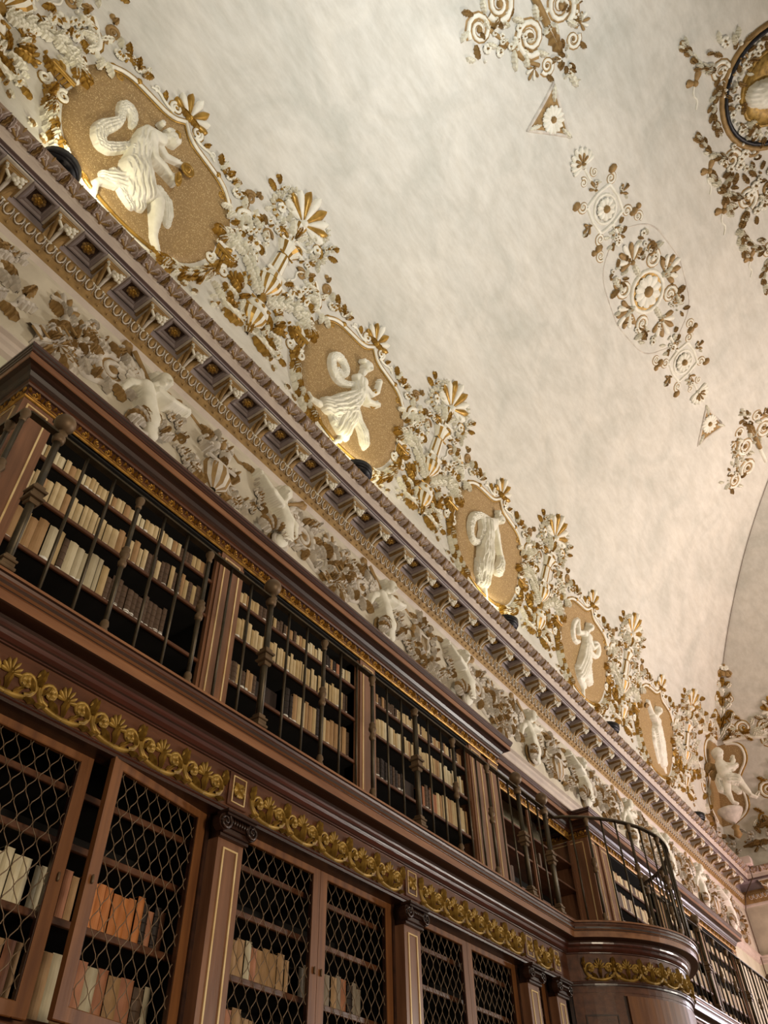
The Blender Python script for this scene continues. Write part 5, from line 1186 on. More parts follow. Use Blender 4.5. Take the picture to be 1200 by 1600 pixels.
def door(b_thing, y0, y1, hinge=None, ang=0):
    """framed door with wire mesh; swings about its hinge edge"""
    org = (-3.28, y1 if hinge == 'r' else y0, DZ0)
    fr = MB(); w = .068
    for a, c, d, e in ((y0, y0+w, DZ0, DZ1), (y1-w, y1, DZ0, DZ1), (y0+w, y1-w, DZ1-.055, DZ1), (y0+w, y1-w, DZ0, DZ0+.06)): fr.bbox(-3.305, -3.275, a, c, d, e, .004, 0)
    fr.bbox(-3.302, -3.279, y0+w-.001, y0+w+.006, DZ0+.06, DZ1-.055, .001, 1); fr.bbox(-3.302, -3.279, y1-w-.006, y1-w+.001, DZ0+.06, DZ1-.055, .001, 1)
    o = fr.build('door', [M['woodorange'], M['wooddark']], b_thing, org=org)
    wp = wire_panel(y0+w, y1-w, DZ0+.06, DZ1-.055, -3.292); q = wp.mesh('wire_mesh', [M['wire']], org=org); inst(q, 'wire_mesh', o, (0, 0, 0))
    hn = MB(); hn.lathe([(.004, -.02), (.007, -.012), (.007, .012), (.004, .02)], -3.268, (y1-.03 if hinge != 'r' else y0+.03), 8, 0, 1.35); inst(hn.mesh('keyhole', [M['bronze']], org=org), 'keyhole', o, (0, 0, 0))
    if ang: o.rotation_euler = (0, 0, ang)
SHZ = [1.80, 1.55, 1.225, .83]
for k, (y0, y1) in enumerate([BAY[1], BAY[2], BAY[3], BAY[4]]):
    t = thing('lower_bookcase', (-3.4, (y0+y1)/2, DZ0), ['mahogany wire-doored bookcase at the bottom left corner with one door ajar', 'mahogany wire-doored bookcase right of the nearest ionic pilaster',
              'mahogany wire-doored bookcase between the second and third ionic pilasters', 'narrow mahogany bookcase bay just left of the round turret'][k], 'bookcase')
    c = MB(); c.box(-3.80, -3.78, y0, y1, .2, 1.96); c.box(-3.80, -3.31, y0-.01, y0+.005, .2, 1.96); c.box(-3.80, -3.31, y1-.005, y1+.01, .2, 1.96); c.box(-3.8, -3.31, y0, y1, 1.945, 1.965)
    c.build('interior', M['black'], t)
    for z in SHZ:
        s_ = MB(); s_.bbox(-3.78, -3.38, y0+.005, y1-.005, z-.022, z, .003, 0); s_.bbox(-3.381, -3.36, y0+.005, y1-.005, z-.032, z+.001, .003, 1); s_.build('shelf', [M['black'], M['shelf']], t)  # board near-black to imitate the shade under it; front lip plain wood
    for yy in ((y0, y0+.022), (y1-.022, y1)):
        j = MB(); j.bbox(-3.35, -3.262, yy[0], yy[1], .2, 1.94, .003); j.build('jamb', M['wooddark'], t)
    pl = MB(); pl.bbox(-3.34, -3.26, y0, y1, .45, .78, .006, 0); pl.bbox(-3.26, -3.245, y0+.08, y1-.08, .5, .73, .006, 1); pl.build('base_panel', [M['wood'], M['woodv']], t)
    if k == 3: door(t, y0+.022, y1-.022)
    else:
        m_ = (y0+y1)/2
        if k == 0: door(t, y0+.022, 2.19); door(t, 2.235, y1-.025, 'r', math.radians(7.5))
        else: door(t, y0+.022, m_-.002); door(t, m_+.002, y1-.022, 'r')
for i, (y0, y1) in enumerate(PIL):
    yc = (y0+y1)/2
    t = thing('pilaster', (-3.2, yc, .2), ['ionic pilaster left of the bottom left bookcase, out of the frame', 'ionic pilaster at the left edge of the bottom left bookcase', 'nearest full mahogany ionic pilaster with a brass-lined panel',
        'second mahogany ionic pilaster from the left, brass-lined', 'third mahogany ionic pilaster, brass-lined, left of the narrow bay', 'last mahogany pilaster before the round turret', 'first pilaster beyond the round turret',
        'second pilaster beyond the round turret', 'third pilaster beyond the round turret', 'fourth pilaster beyond the round turret', 'farthest pilaster beyond the round turret'][i], 'pilaster')
    s_ = MB(); s_.bbox(-3.34, -3.185, y0, y1, .2, 1.80, .006); s_.build('shaft', M['woodv'], t)
    f = gold_frame_mb(y0+.042, y1-.042, .35, 1.752, -3.185, .011); f.build('brass_inlay', M['brass'], t)
    bk = MB(); bk.bbox(-3.40, -3.20, y0+.012, y1-.012, 1.80, 1.94, .004); bk.build('capital_block', M['wooddark'], t)
    inst(cap_me, 'capital', t, (-.0+.01, 0, 1.812-.2))
    b2 = MB(); b2.bbox(-3.36, -3.15, y0-.02, y1+.02, -H, .2, .01); b2.build('pedestal', M['wood'], t)
# plain panelled base below the doors down to the floor
t = thing('base_cabinet', (-3.3, 4, -H), 'mahogany base cabinets below the wire doors', 'cabinet')
b = MB(); b.box(-4.2, -3.30, -2.3, 7.4, -H, .45); b.build('carcass', M['wooddark'], t)
b = MB()
for y0, y1 in BAY[:5]: b.bbox(-3.30, -3.27, y0+.06, y1-.06, -H+.2, .35, .01)
b.build('panel', M['woodv'], t)
t = thing('back_boarding', (-3.9, 13, -H), 'dark boarding behind the lower bookcases beyond the turret', 'cabinet')
b = MB(); b.box(-4.2, -3.30, 10.0, 20.6, -H, 1.93); b.build('boarding', M['wooddark'], t)
b = MB()
for y0, y1 in BAY[5:]: b.bbox(-3.30, -3.27, y0+.06, y1-.06, .8, 1.9, .01)
b.build('panel', M['woodv'], t)

# ------------------------------------------------------------------ round stair turret under the balcony
t = thing('stair_turret', (CX, CY, -H), 'round mahogany stair turret under the curved balcony, veneered panels', 'turret'); TO = ORG[t.name][0]
def arc_wall(R, a0, a1, z0, z1, th, mi, b, n=None):
    n = n or max(2, int((a1-a0)/.07))
    P = lambda r, z: [(CX+r*math.cos(a0+(a1-a0)*i/n), CY+r*math.sin(a0+(a1-a0)*i/n), z) for i in range(n+1)]
    b.sweep([P(R-th, z0), P(R-th, z1), P(R, z1), P(R, z0), P(R-th, z0)], mi)
    for a in (a0, a1):
        c, s_ = math.cos(a), math.sin(a); b.add([(CX+(R-th)*c, CY+(R-th)*s_, z0), (CX+R*c, CY+R*s_, z0), (CX+R*c, CY+R*s_, z1), (CX+(R-th)*c, CY+(R-th)*s_, z1)], [(0, 1, 2, 3)], mi)
RD = RB-.215; A0 = -1.13
b = MB(); arc_wall(RD, A0, -A0, -H, 1.95, .05, 0, b); b.build('drum', M['wooddark'], t)
b = MB(); arc_wall(RD+.018, A0, -A0, 1.885, 1.935, .03, 0, b); arc_wall(RD+.012, A0, -A0, 1.86, 1.887, .03, 0, b); b.build('neck_moulding', M['wood'], t)
edges = [(-1.10, -.72), (-.69, .42), (.46, 1.10)]
for k, (a0, a1) in enumerate(edges):
    b = MB()
    if k == 0:
        arc_wall(RD+.014, a0, a1, -.9, 1.86, .03, 0, b); b.build('stile_panel', M['wood'], t)
        b = MB()
        for q in ((a0+.07, a1-.07, 1.70, 1.712), (a0+.07, a1-.07, .2, .212)): arc_wall(RD+.022, q[0], q[1], q[2], q[3], .02, 0, b)
        for q in (a0+.07, a1-.078): arc_wall(RD+.022, q, q+.010, .2, 1.712, .02, 0, b)
        b.build('panel_bead', M['wooddark'], t)
    elif k == 1: arc_wall(RD+.020, a0, a1, -.9, 1.86, .03, 0, b); b.build('curved_door', M['woodorange'], t)
    else: arc_wall(RD+.014, a0, a1, -.9, 1.86, .03, 0, b); b.build('side_panel', M['woodred'], t)

# ------------------------------------------------------------------ railings on the ledge
def collar(kind, z):
    if kind == 'square': return 'sq', z
def post_mesh(kind):
    """kind: 'ball', 'square', 'round'; origin at the foot"""
    P = []
    if kind == 'round':
        s_ = MB(); s_.lathe([(.0145, 0), (.0145, .98)], 0, 0, 8); P.append(('shaft', s_, M['iron']))
        k_ = MB(); k_.lathe([(.026, 0), (.026, .012), (.018, .03), (.025, .045), (.021, .065), (.015, .075)], 0, 0, 10); P.append(('foot', k_, M['bronze']))
        k_ = MB(); k_.lathe([(.015, .44), (.024, .455), (.026, .475), (.018, .49), (.017, .505), (.029, .525), (.030, .54), (.022, .56), (.026, .575), (.015, .59)], 0, 0, 10); P.append(('collar', k_, M['bronze']))
        k_ = MB(); k_.lathe([(.015, .90), (.020, .915), (.017, .935), (.027, .955), (.029, .975), (.018, .995)], 0, 0, 10); P.append(('cap', k_, M['bronze']))
    else:
        s_ = MB(); s_.lathe([(.0235, 0), (.021, 1.0)], 0, 0, 8); P.append(('shaft', s_, M['iron']))
        k_ = MB(); k_.bbox(-.042, .042, -.042, .042, 0, .02, .004); k_.bbox(-.034, .034, -.034, .034, .02, .05, .006); k_.bbox(-.040, .040, -.040, .040, .05, .066, .004); k_.bbox(-.028, .028, -.028, .028, .066, .09, .006); P.append(('foot', k_, M['bronze']))
        k_ = MB(); k_.bbox(-.030, .030, -.030, .030, .44, .47, .006); k_.bbox(-.045, .045, -.045, .045, .47, .488, .004); k_.bbox(-.033, .033, -.033, .033, .488, .525, .005); k_.bbox(-.045, .045, -.045, .045, .525, .543, .004); k_.bbox(-.030, .030, -.030, .030, .543, .575, .006); P.append(('collar', k_, M['bronze']))
        if kind == 'ball':
            k_ = MB(); k_.lathe([(.022, .93), (.034, .94), (.038, .97), (.030, .985), (.040, 1.0), (.024, 1.01), (.018, 1.04)], 0, 0, 10); P.append(('neck', k_, M['bronze']))
            k_ = MB(); k_.lathe([(.02*math.cos(0), 0)]+[(.062*math.cos(a), .062*math.sin(a)+1.095) for a in np.linspace(-1.25, 1.5, 9)], 0, 0, 16)
            k_.v = [v for v in k_.v]; k2 = MB(); k2.lathe([(.062*math.cos(a), .062*math.sin(a)+1.095) for a in np.linspace(-1.3, 1.52, 10)], 0, 0, 16); P.append(('ball', k2, M['bronze']))
        else:
            k_ = MB(); k_.lathe([(.022, .92), (.032, .935), (.026, .955), (.034, .975), (.02, 1.0)], 0, 0, 10); P.append(('cap', k_, M['bronze']))
    return [(n, b.mesh(n, [m])) for n, b, m in P]
PM = {k: post_mesh(k) for k in ('round', 'square', 'ball')}
tb = MB(); tb.lathe([(.0095, 0), (.0095, .985)], 0, 0, 6); bar_me = tb.mesh('bar', [M['iron']])
def railing(label, path_fn, items, rail_pts, org):
    t = thing('gallery_railing', org, label, 'railing')
    r = MB(); prof = [(-.022, 0), (.022, 0), (.022, .014), (.012, .024), (-.012, .024), (-.022, .014)]
    P = [Vector(p) for p in rail_pts]; rows = [[] for _ in prof]
    for i, p in enumerate(P):
        d = (P[min(i+1, len(P)-1)]-P[max(i-1, 0)]).normalized(); nx = Vector((d.y, -d.x, 0))
        for k, (a, c) in enumerate(prof): q = p+nx*a; rows[k].append((q.x, q.y, q.z+c))
    r.sweep(rows, 0, closed=True); r.build('handrail', M['iron'], t)
    for kind, x, y, rz in items:
        loc = (x-org[0], y-org[1], 2.43-org[2])
        if kind == 'bar': inst(bar_me, 'bar', t, loc, rz)
        else:
            n0, m0 = PM[kind][0]; o = inst(m0, 'post', t, loc, rz)
            for n, me in PM[kind][1:]: inst(me, n, o, (0, 0, 0))
xr = -3.035; items = []
items.append(('round', xr, 1.06, 0)); items.append(('round', -3.17, 1.06, 0))
for k in range(1, 5): items.append(('bar' if k != 3 else 'round', -3.17-.2*k, 1.06, 0))
for k in range(0, 31):
    y = 1.28+.2*k
    if y > 7.32: break
    kind = 'bar'
    if k in (0, 9, 27): kind = 'ball'
    elif k == 18: kind = 'square'
    elif k % 3 == 0: kind = 'round'
    items.append((kind, xr, y, 0))
items.append(('ball', xr, 7.24, 0))
railing('straight dark bronze railing with ball-topped posts before the near upper bookcase', None, items, [(-4.15, 1.06, 3.415), (-3.2, 1.06, 3.415), (xr-.02, 1.062, 3.415), (xr, 1.09, 3.415), (xr, 1.3, 3.415), (xr, 7.3, 3.415)], (-3.035, 4, 2.43))
items = []; P = ledge_path(.05, 3.415)[2:-2]
a0 = math.atan2(P[0][1]-CY, P[0][0]-CX); a1 = -a0; n = 17; Rr = RB-.05
for i in range(1, n):
    a = a0+(a1-a0)*i/n; items.append(('round' if i % 3 == 2 else 'bar', CX+Rr*math.cos(a), CY+Rr*math.sin(a), a))
railing('curved dark bronze railing round the balcony over the turret', None, items, [(xr, 7.24, 3.415)]+P+[(xr, 10.0, 3.415)], (CX, CY, 2.43))
items = [('ball', xr, 10.02, 0)]
for k in range(1, 53):
    y = 10.02+.2*k; items.append(('ball' if k in (9, 27, 45) else 'square' if k in (18, 36) else 'round' if k % 3 == 0 else 'bar', xr, y, 0))
railing('far dark bronze railing beyond the curved balcony', None, items, [(xr, 10.0, 3.415), (xr, 20.5, 3.415)], (-3.035, 15, 2.43))

# ------------------------------------------------------------------ upper bookcases on the gallery
ZT, ZG = 4.13, 4.243
XU = -3.59
small = Orn()
for sg in (-1, 1):
    small.scroll(sg*.055, .0, PI/2*1, .028, 1.3, sg, (.007, .004), 0, .002); small.leaf(sg*.02, -.01, PI/2-sg*.7, .05, .012, .009, 0, sg*.6, n=5); small.leaf(sg*.085, .0, PI/2-sg*1.2, .04, .010, .009, 0, sg, n=4)
small.leaf(0, -.03, PI/2, .06, .011, .012, 0, n=4); small.tube([(-.1, -.022), (-.05, -.03), (0, -.024), (.05, -.03), (.1, -.022)], .005, 0, .001)
small_me = small.mesh('gilt_scroll', [M['carveb']], fn=out_map)
CP_ = [(.0, 4.145, 1), (.006, 4.150, 4), (.010, 4.158, 4), (.006, 4.166, 1), (.004, 4.236, 1), (.018, 4.243, 2), (.024, 4.256, 1), (.036, 4.262, 1), (.040, 4.285, 2), (.048, 4.292, 2), (.062, 4.318, 2), (.090, 4.334, 2), (.122, 4.338, 2), (.128, 4.342, 0),
       (.130, 4.388, 0), (.136, 4.392, 2), (.138, 4.402, 3), (.146, 4.410, 2), (.148, 4.424, 3), (.156, 4.432, 2), (.156, 4.452, 3), (-.5, 4.46, 1)]
CMT = WM+[M['carveb']]
def crown(name, label, x0, y0, y1, e0, e1):
    """cornice with gilt frieze along the front x0, returning at open ends"""
    t = thing(name, (x0, (y0+y1)/2, 4.15), label, 'cornice'); o = ORG[t.name][0]
    b = MB(); rows = []
    for d, z, _ in CP_:
        dd = d; p = []
        if e0: p += [(-4.22, y0-dd if d > -.1 else y0, z), (x0+dd, y0-dd if d > -.1 else y0, z)]
        else: p += [(x0+dd, y0, z), (x0+dd, y0+.01, z)]
        if e1: p += [(x0+dd, y1+dd if d > -.1 else y1, z), (-4.22, y1+dd if d > -.1 else y1, z)]
        else: p += [(x0+dd, y1-.01, z), (x0+dd, y1, z)]
        rows.append(p)
    b.sweep(rows, [p[2] for p in CP_[1:]]); b.build('moulding', CMT, t)
    n = int((y1-y0-.02)/.2); st = (y1-y0-.02)/n
    for k in range(n): inst(small_me, 'gilt_scroll', t, (x0+.005-o[0], y0+.01+st*(k+.5)-o[1], 4.20-o[2]), 0, (1, st/.2, 1))
    for on, yy, rz in ((e0, y0, -PI/2), (e1, y1, PI/2)):
        if on:
            for k in range(3): inst(small_me, 'gilt_scroll', t, (x0-.11-.2*k-o[0], yy+(-.005 if rz < 0 else .005)-o[1], 4.20-o[2]), rz)
    return t
UB = [[(1.20, 1.43), (3.05, 3.29), (4.88, 5.11), (6.84, 7.10), (7.25, 7.47)], [(9.86, 10.08), (10.23, 10.49), (12.22, 12.45), (14.04, 14.28), (15.90, 16.13)]]
SH = [3.84, 3.525, 3.135, 2.75]
ublab = [['nearest upper bookcase bay behind the railing, full of vellum books', 'middle upper bookcase bay between two brass-lined pilasters', 'third upper bookcase bay, left of the double pilaster'],
         ['first upper bookcase bay beyond the curved balcony', 'second upper bookcase bay beyond the curved balcony', 'farthest upper bookcase bay']]
for blk, pls in enumerate(UB):
    ya, yb = pls[0][0], pls[-1][1]
    crown('bookcase_cornice', ['long projecting mahogany cornice with gilt scroll frieze over the near upper bookcases', 'farther mahogany cornice with gilt frieze beyond the curved balcony'][blk], XU, ya, yb, True, True)
    bays = []
    for (p, q) in zip(pls[:-1], pls[1:]): bays.append((p[1], q[0]))
    wide = [v for v in bays if v[1]-v[0] > .5]
    for k, (y0, y1) in enumerate(wide):
        t = thing('upper_bookcase', (-3.9, (y0+y1)/2, 2.43), ublab[blk][k], 'bookcase')
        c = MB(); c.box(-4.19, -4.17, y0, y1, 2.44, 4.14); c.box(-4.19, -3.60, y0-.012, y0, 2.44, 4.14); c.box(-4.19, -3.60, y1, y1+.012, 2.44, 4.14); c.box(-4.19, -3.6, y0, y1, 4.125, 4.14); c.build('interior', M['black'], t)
        for z in SH:
            s_ = MB(); s_.bbox(-4.17, -3.640, y0, y1, z-.022, z, .003, 0); s_.bbox(-3.641, -3.620, y0, y1, z-.026, z+.001, .004, 1); s_.build('shelf', [M['black'], M['shelf']], t)  # shade painted into the near-black board, front lip left wood-coloured
        for yy in (y0, y1-.025):
            j = MB(); j.bbox(-3.64, -3.605, yy, yy+.025, 2.44, 4.13, .003); j.build('shelf_upright', M['woodv'], t)
    for i, (y0, y1) in enumerate(pls):
        lab = ['corner pilaster of the near upper bookcase, brass-lined on two faces', 'brass-lined upper pilaster between the first and second bays', 'brass-lined upper pilaster between the second and third bays', 'left one of the paired upper pilasters near the balcony', 'right one of the paired upper pilasters near the balcony',
               'corner pilaster of the far upper bookcase, seen through the curved railing', 'second pilaster of the far upper bookcase', 'third pilaster of the far upper bookcase', 'fourth pilaster of the far upper bookcase', 'end pilaster of the far upper bookcase'][blk*5+i]
        t = thing('upper_pilaster', (-3.6, (y0+y1)/2, 2.43), lab, 'pilaster')
        end = (blk, i) in ((0, 0), (0, 4), (1, 0), (1, 4))
        s_ = MB(); s_.bbox(-4.19 if end else -3.75, XU, y0, y1, 2.43, 4.145, .005); s_.build('shaft', M['woodv'], t)
        gold_frame_mb(y0+.035, y1-.035, 2.56, 4.105, XU, .012).build('brass_inlay', M['brass'], t)
        if i == 0:
            e = MB()
            for xa, xb, za, zb in ((-3.67, -3.66, 2.56, 4.105), (-4.10, -4.09, 2.56, 4.105), (-4.10, -3.66, 4.095, 4.105)): e.bbox(xa, xb, y0-.006, y0+.002, za, zb, .002)
            e.build('brass_inlay', M['brass'], t)
    for (y0, y1) in [v for v in bays if v[1]-v[0] < .5]:
        t = thing('filler_panel', (-3.62, (y0+y1)/2, 2.43), ['plain mahogany strip between the paired upper pilasters', 'plain mahogany strip between the far paired pilasters'][blk], 'panel')
        s_ = MB(); s_.bbox(-3.75, -3.61, y0, y1, 2.43, 4.145, .004); s_.build('board', M['woodv'], t)
# recessed bay behind the balcony
XR_ = -3.83; y0, y1 = 7.47, 9.86
t0 = XU; XU_s = XU
crown('bookcase_cornice', 'set-back mahogany cornice with gilt frieze behind the curved balcony', XR_, y0, y1, False, False)
t = thing('upper_bookcase', (-4.0, 8.66, 2.43), 'set-back upper bookcase behind the curved balcony, almost empty shelves', 'bookcase')
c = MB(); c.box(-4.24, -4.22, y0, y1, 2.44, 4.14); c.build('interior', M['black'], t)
for z in SH+[2.46]:
    s_ = MB(); s_.bbox(-4.22, -3.85, y0, y1, z-.024, z, .003); s_.build('shelf', M['shelf'], t)
s_ = MB(); s_.bbox(-3.86, -3.835, y0, y0+.05, 2.44, 4.14, .004); s_.build('upright', M['woodv'], t)
for ya_, yb_ in ((y1-.05, y1), ((y0+y1)/2-.02, (y0+y1)/2+.02)):
    s_ = MB(); s_.bbox(-3.86, -3.835, ya_, yb_, 2.44, 4.14, .004); s_.build('upright', M['woodv'], t)
# ------------------------------------------------------------------ books
NB = {}
def book(y, th, h, d, xf, z, mat, label, cat='book', group=None, bands=0, paper=0, lean=0, depthw=None):
    """one upright book: rounded spine towards the room, page block between the boards"""
    arc = min(.012, th*.22); x0 = xf-d
    sp = [(xf-arc, 0)]+[(xf-arc+arc*math.sin(PI*i/5)*1.0, th*i/5) for i in range(1, 5)]+[(xf-arc, th)]
    b = MB(); top = z+h; vs = []
    for zz in (0, h): vs += [(p[0]-xf, p[1]-th/2, zz) for p in sp]+[(x0-xf, th/2, zz), (x0-xf, -th/2, zz)]
    m = len(sp)+2; fs = [(k, (k+1) % m, m+(k+1) % m, m+k) for k in range(m)]
    b.add(vs, fs[:m-2], 0); b.add(vs, [fs[m-2], fs[m-1], tuple(range(m, 2*m)), tuple(range(m-1, -1, -1))], 1)
    # boards standing proud of the page block
    for sg in (-1, 1): b.box(x0-xf-.003, -arc, min(sg*th/2, sg*(th/2-.002)), max(sg*th/2, sg*(th/2-.002)), -.0, h+.003, 0)
    b.box(-arc-.004, -arc+.002, -th/2, th/2, h-.001, h+.004, 0)
    for k in range(bands):
        zz = h*(k+1)/(bands+1.0)
        b.pipe([(p[0]-xf+.0008, p[1]-th/2, zz) for p in sp], .0028, 4, 0, False)
    me = b.mesh('book', [mat, M['page']])
    o = bpy.data.objects.new('book', me); link(o); o.location = (xf, y+th/2, z+H); o.rotation_euler = (lean, 0, 0)
    tag(o, label, cat, group)
    if paper:
        l = MB(); hh = paper
        q = [(p[0]-xf+.0012, (p[1]-th/2)*1.01) for p in sp]
        l.add([(p[0], p[1], .006) for p in q]+[(p[0], p[1], .006+hh) for p in q], [(k, k+1, len(q)+k+1, len(q)+k) for k in range(len(q)-1)], 0)
        e = bpy.data.objects.new('paper_label', l.mesh('paper_label', [M['paper']])); link(e, o)
    return o
def nth(k):
    w = ['first', 'second', 'third', 'fourth', 'fifth', 'sixth', 'seventh', 'eighth', 'ninth', 'tenth', 'eleventh', 'twelfth', 'thirteenth', 'fourteenth', 'fifteenth', 'sixteenth', 'seventeenth', 'eighteenth', 'nineteenth', 'twentieth']
    if k < 20: return w[k]
    if k < 29: return 'twenty-'+w[k-20]
    if k == 29: return 'thirtieth'
    if k < 39: return 'thirty-'+w[k-30]
    if k == 39: return 'fortieth'
    return 'forty-'+w[k-40]
NAME = {'vellum': 'yellowish vellum', 'vellum2': 'brownish vellum', 'tan': 'tan leather', 'cream': 'cream', 'brownbook': 'brown ribbed', 'darkbook': 'dark ribbed', 'bluegrey': 'blue-grey', 'orange': 'orange', 'pinktan': 'pinkish tan', 'greybook': 'grey mottled', 'bone': 'bone-coloured'}
RB_ = random.Random(12)
def row(y0, y1, z, hmean, pal, where, group, xf=-3.66, tmin=.030, tmax=.055, depth=.16, plan=None):
    y = y0; i = 0
    while y < y1-.02:
        th = RB_.uniform(tmin, tmax); th = min(th, y1-y)
        if th < .015: break
        f_ = (y-y0)/(y1-y0+1e-6); key = None
        if plan:
            for (a, b_, pl) in plan:
                if a <= f_ < b_: key = RB_.choice(pl)
        key = key or RB_.choice(pal)
        h = hmean*RB_.uniform(.88, 1.08)
        dark = key in ('brownbook', 'darkbook')
        paper = RB_.choice([.035, .04, .05]) if (dark or RB_.random() < .45) and xf < -3.5 else 0
        book(y, th-.0015, h, depth*RB_.uniform(.9, 1.05), xf+RB_.uniform(-.012, .0), z, M[key], '%s book, %s from left, %s' % (NAME[key], nth(i), where), 'book', group, 4 if dark else 0, paper)
        y += th; i += 1
VP = ['vellum', 'vellum', 'vellum', 'vellum2', 'tan', 'cream']
MX = ['vellum', 'vellum2', 'brownbook', 'tan', 'brownbook']
G = 'books in the upper bookcases'
row(1.46, 3.02, SH[0], .155, VP, 'top shelf in nearest upper bay', G, plan=[(0, .75, VP), (.75, 1.1, MX)])
row(1.46, 3.02, SH[1], .225, VP, 'middle shelf in nearest upper bay', G, plan=[(0, .62, ['vellum', 'vellum', 'tan']), (.62, 1.1, MX)])
row(1.46, 1.72, SH[2], .29, ['vellum2', 'tan'], 'low shelf in nearest upper bay, before the ball post', G, tmin=.05, tmax=.075)
row(1.72, 2.20, SH[2], .29, ['bone', 'vellum2', 'bone', 'cream'], 'low shelf in nearest upper bay, past the ball post', G, tmin=.03, tmax=.07, plan=[(.2, .32, ['brownbook'])])
row(2.20, 2.72, SH[2], .235, ['brownbook'], 'low shelf in nearest upper bay, dark set', G, tmin=.038, tmax=.05)
row(3.33, 4.84, SH[0], .15, VP, 'top shelf in middle upper bay', G, plan=[(.15, .55, MX), (.72, .9, ['darkbook', 'tan', 'pinktan'])])
row(3.33, 4.80, SH[1], .215, ['vellum', 'vellum', 'vellum2', 'tan'], 'middle shelf in middle upper bay', G, plan=[(0, .9, ['vellum', 'vellum', 'vellum2']), (.93, 1.1, ['brownbook'])])
row(3.33, 3.68, SH[2], .20, MX, 'low shelf in middle upper bay, left group', G)
row(4.0, 4.84, SH[2], .27, ['vellum2', 'vellum', 'tan'], 'low shelf in middle upper bay, right group', G, tmin=.035, tmax=.065, plan=[(0, .1, ['darkbook']), (.45, .55, ['darkbook']), (.92, 1.1, ['brownbook'])])
row(5.15, 6.80, SH[0], .15, MX, 'top shelf in third upper bay', G, plan=[(0, .25, ['brownbook', 'darkbook', 'tan']), (.25, .45, ['vellum']), (.6, 1.1, ['vellum', 'tan', 'darkbook'])])
row(5.15, 6.80, SH[1], .21, VP, 'middle shelf in third upper bay', G)
row(5.15, 5.66, SH[2], .21, ['brownbook', 'darkbook', 'tan'], 'low shelf in third upper bay, left group', G)
row(5.98, 6.24, SH[2], .24, ['pinktan', 'brownbook'], 'low shelf in third upper bay, reddish group', G)
row(6.24, 6.82, SH[2], .27, ['vellum', 'tan'], 'low shelf in third upper bay, right group', G, tmin=.04, tmax=.06)
# big green-black folios set back, leaning
b = MB(); b.bbox(-4.1, -3.75, 3.72, 3.98, SH[2], SH[2]+.25, .006); tag(b.build('folio_volume', M['darkbook'], org=(-3.9, 3.85, SH[2])), 'large dark folio volume set back in the middle upper bay', 'book')
b = MB(); b.bbox(-4.1, -3.75, 5.70, 5.95, SH[2], SH[2]+.25, .006); tag(b.build('folio_volume', M['darkbook'], org=(-3.9, 5.82, SH[2])), 'large dark folio volume set back in the third upper bay', 'book')
# lower bookcases, behind the wire
GL = 'books behind the wire doors'; xl = -3.44
row(1.45, 1.66, SHZ[2], .27, ['brownbook'], 'wire-doored shelf at the left edge', GL, xf=xl, tmin=.09, tmax=.10, depth=.25)
row(1.68, 2.14, SHZ[2], .235, ['cream', 'bone'], 'upper wire-doored shelf, pale set at the left edge', GL, xf=xl, tmin=.048, tmax=.056, depth=.2)
row(2.15, 2.22, SHZ[2], .235, ['bone'], 'upper wire-doored shelf, in the gap between doors', GL, xf=xl, tmin=.03, tmax=.036, depth=.2)
row(2.27, 2.42, SHZ[2], .23, ['pinktan', 'tan'], 'upper shelf behind the ajar door, left end', GL, xf=xl, tmin=.04, tmax=.05, depth=.2)
row(2.42, 2.82, SHZ[2], .225, ['orange'], 'upper shelf behind the ajar door, orange set', GL, xf=xl, tmin=.048, tmax=.056, depth=.2)
row(2.82, 2.98, SHZ[2], .21, ['pinktan', 'darkbook'], 'upper shelf behind the ajar door, right end', GL, xf=xl, tmin=.03, tmax=.045, depth=.2)
row(1.62, 2.2, SHZ[3], .28, ['brownbook', 'tan', 'pinktan'], 'bottom wire-doored shelf at the left edge', GL, xf=xl, tmin=.05, tmax=.08, depth=.22)
row(2.22, 2.96, SHZ[3], .27, ['pinktan', 'tan', 'bone', 'brownbook'], 'bottom shelf behind the ajar door', GL, xf=xl, tmin=.05, tmax=.10, depth=.22)
row(3.26, 3.30, SHZ[2], .22, ['cream'], 'upper shelf right of the nearest pilaster, pale volumes', GL, xf=xl, tmin=.03, tmax=.04, depth=.2)
row(3.30, 3.42, SHZ[2], .22, ['bluegrey'], 'upper shelf right of the nearest pilaster, blue pair', GL, xf=xl, tmin=.05, tmax=.058, depth=.2)
row(3.42, 3.98, SHZ[2], .215, ['pinktan', 'tan', 'tan', 'bone'], 'upper shelf right of the nearest pilaster', GL, xf=xl, tmin=.05, tmax=.07, depth=.2)
row(4.08, 4.74, SHZ[2], .2, ['greybook', 'tan', 'pinktan', 'tan'], 'upper shelf behind the second bay\'s right door', GL, xf=xl, tmin=.045, tmax=.06, depth=.2, plan=[(0, .4, ['greybook']), (.7, .8, ['darkbook'])])
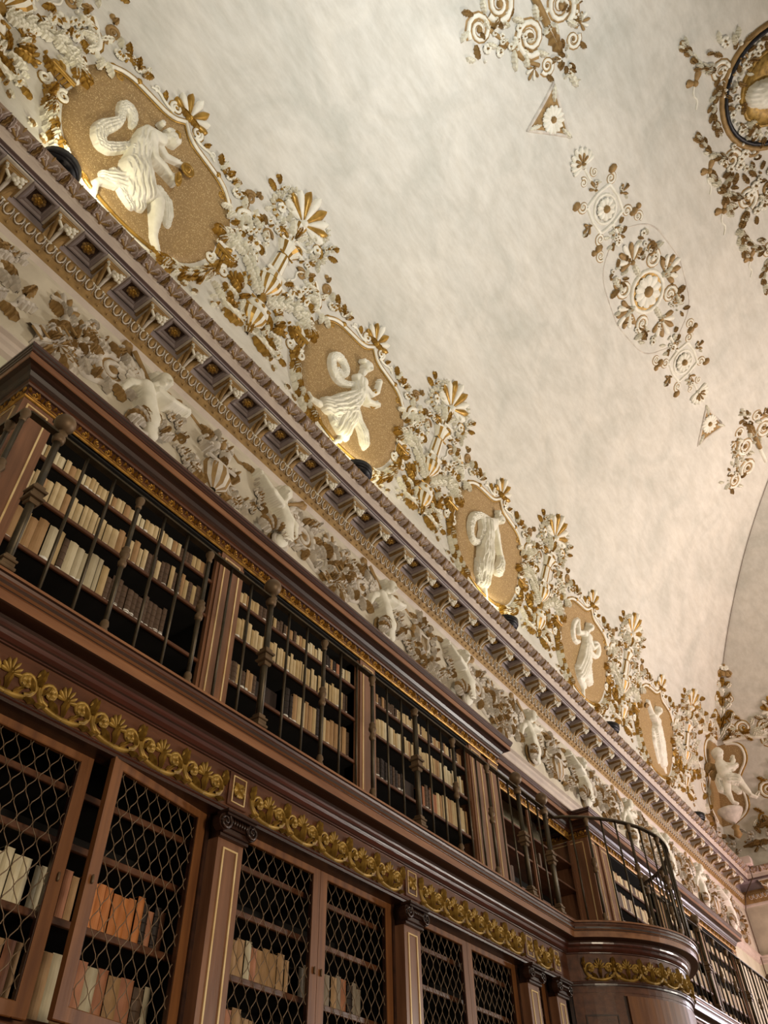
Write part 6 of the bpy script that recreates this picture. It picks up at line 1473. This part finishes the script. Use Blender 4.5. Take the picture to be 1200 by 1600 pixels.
row(3.30, 3.72, SHZ[3], .26, ['tan', 'pinktan'], 'bottom shelf right of the nearest pilaster', GL, xf=xl, tmin=.06, tmax=.09, depth=.2)
# far bookcases: rows too small to pick apart, one mesh
b = MB(); mats = [M['vellum'], M['vellum2'], M['tan'], M['brownbook'], M['paper']]; R = random.Random(9)
for (ya, yb) in ((10.52, 12.2), (12.48, 14.02), (14.3, 15.88)):
    for z, hm in ((SH[0], .15), (SH[1], .21), (SH[2], .25), (SH[3], .25)):
        y = ya
        while y < yb-.05:
            th = R.uniform(.03, .055); h = hm*R.uniform(.88, 1.08); mi = R.choice([0, 0, 1, 2, 3]); b.box(-3.83, -3.66, y, y+th-.002, z, z+h, mi)
            if R.random() < .5: b.box(-3.661, -3.658, y+.001, y+th-.003, z+.004, z+.04, 4)
            y += th
tag(b.build('book_rows', mats, org=(-3.7, 13, 3)), 'rows of pale vellum books in the far upper bookcases beyond the balcony', 'books', kind='stuff')
b = MB()
for (y, z, h) in ((8.1, SH[2], .2), (8.15, SH[2], .21), (8.95, SH[1], .2)): b.box(-4.05, -3.9, y, y+.045, z, z+h, 3)
tag(b.build('book_rows', mats, org=(-3.9, 8.5, 3)), 'a few dark books on the set-back shelves behind the balcony', 'books', kind='stuff')
for y_, w_, nm in ((1.86, .05, 'white paper tip showing above the ledge by the fourth railing bar'), (3.18, .03, 'small white paper tip above the ledge beside the middle bay')):
    b = MB(); b.bbox(-3.10, -3.07, y_-w_/2, y_+w_/2, 2.43, 2.47, .003); tag(b.build('paper_slip', M['paper'], org=(-3.08, y_, 2.43)), nm, 'paper')

# joined masses too small to pick apart singly
for o in list(COL.objects):
    nm = o.name.split('.')[0]
    if o.parent is not None and nm in ('fruit_cluster', 'fruit_wreath', 'small_foliage', 'foliage', 'flower_spray', 'laurel_garland', 'garland', 'leaves_and_berries', 'fruit',
            'lower_foliage', 'small_sprig', 'fruit_garland', 'wire_mesh', 'flower_cluster', 'blossom_link', 'leaf_knot', 'tendril', 'flower_sprig', 'leaf_drop', 'blossom_scroll', 'lower_branch', 'acanthus_branch'):
        o['kind'] = 'stuff'
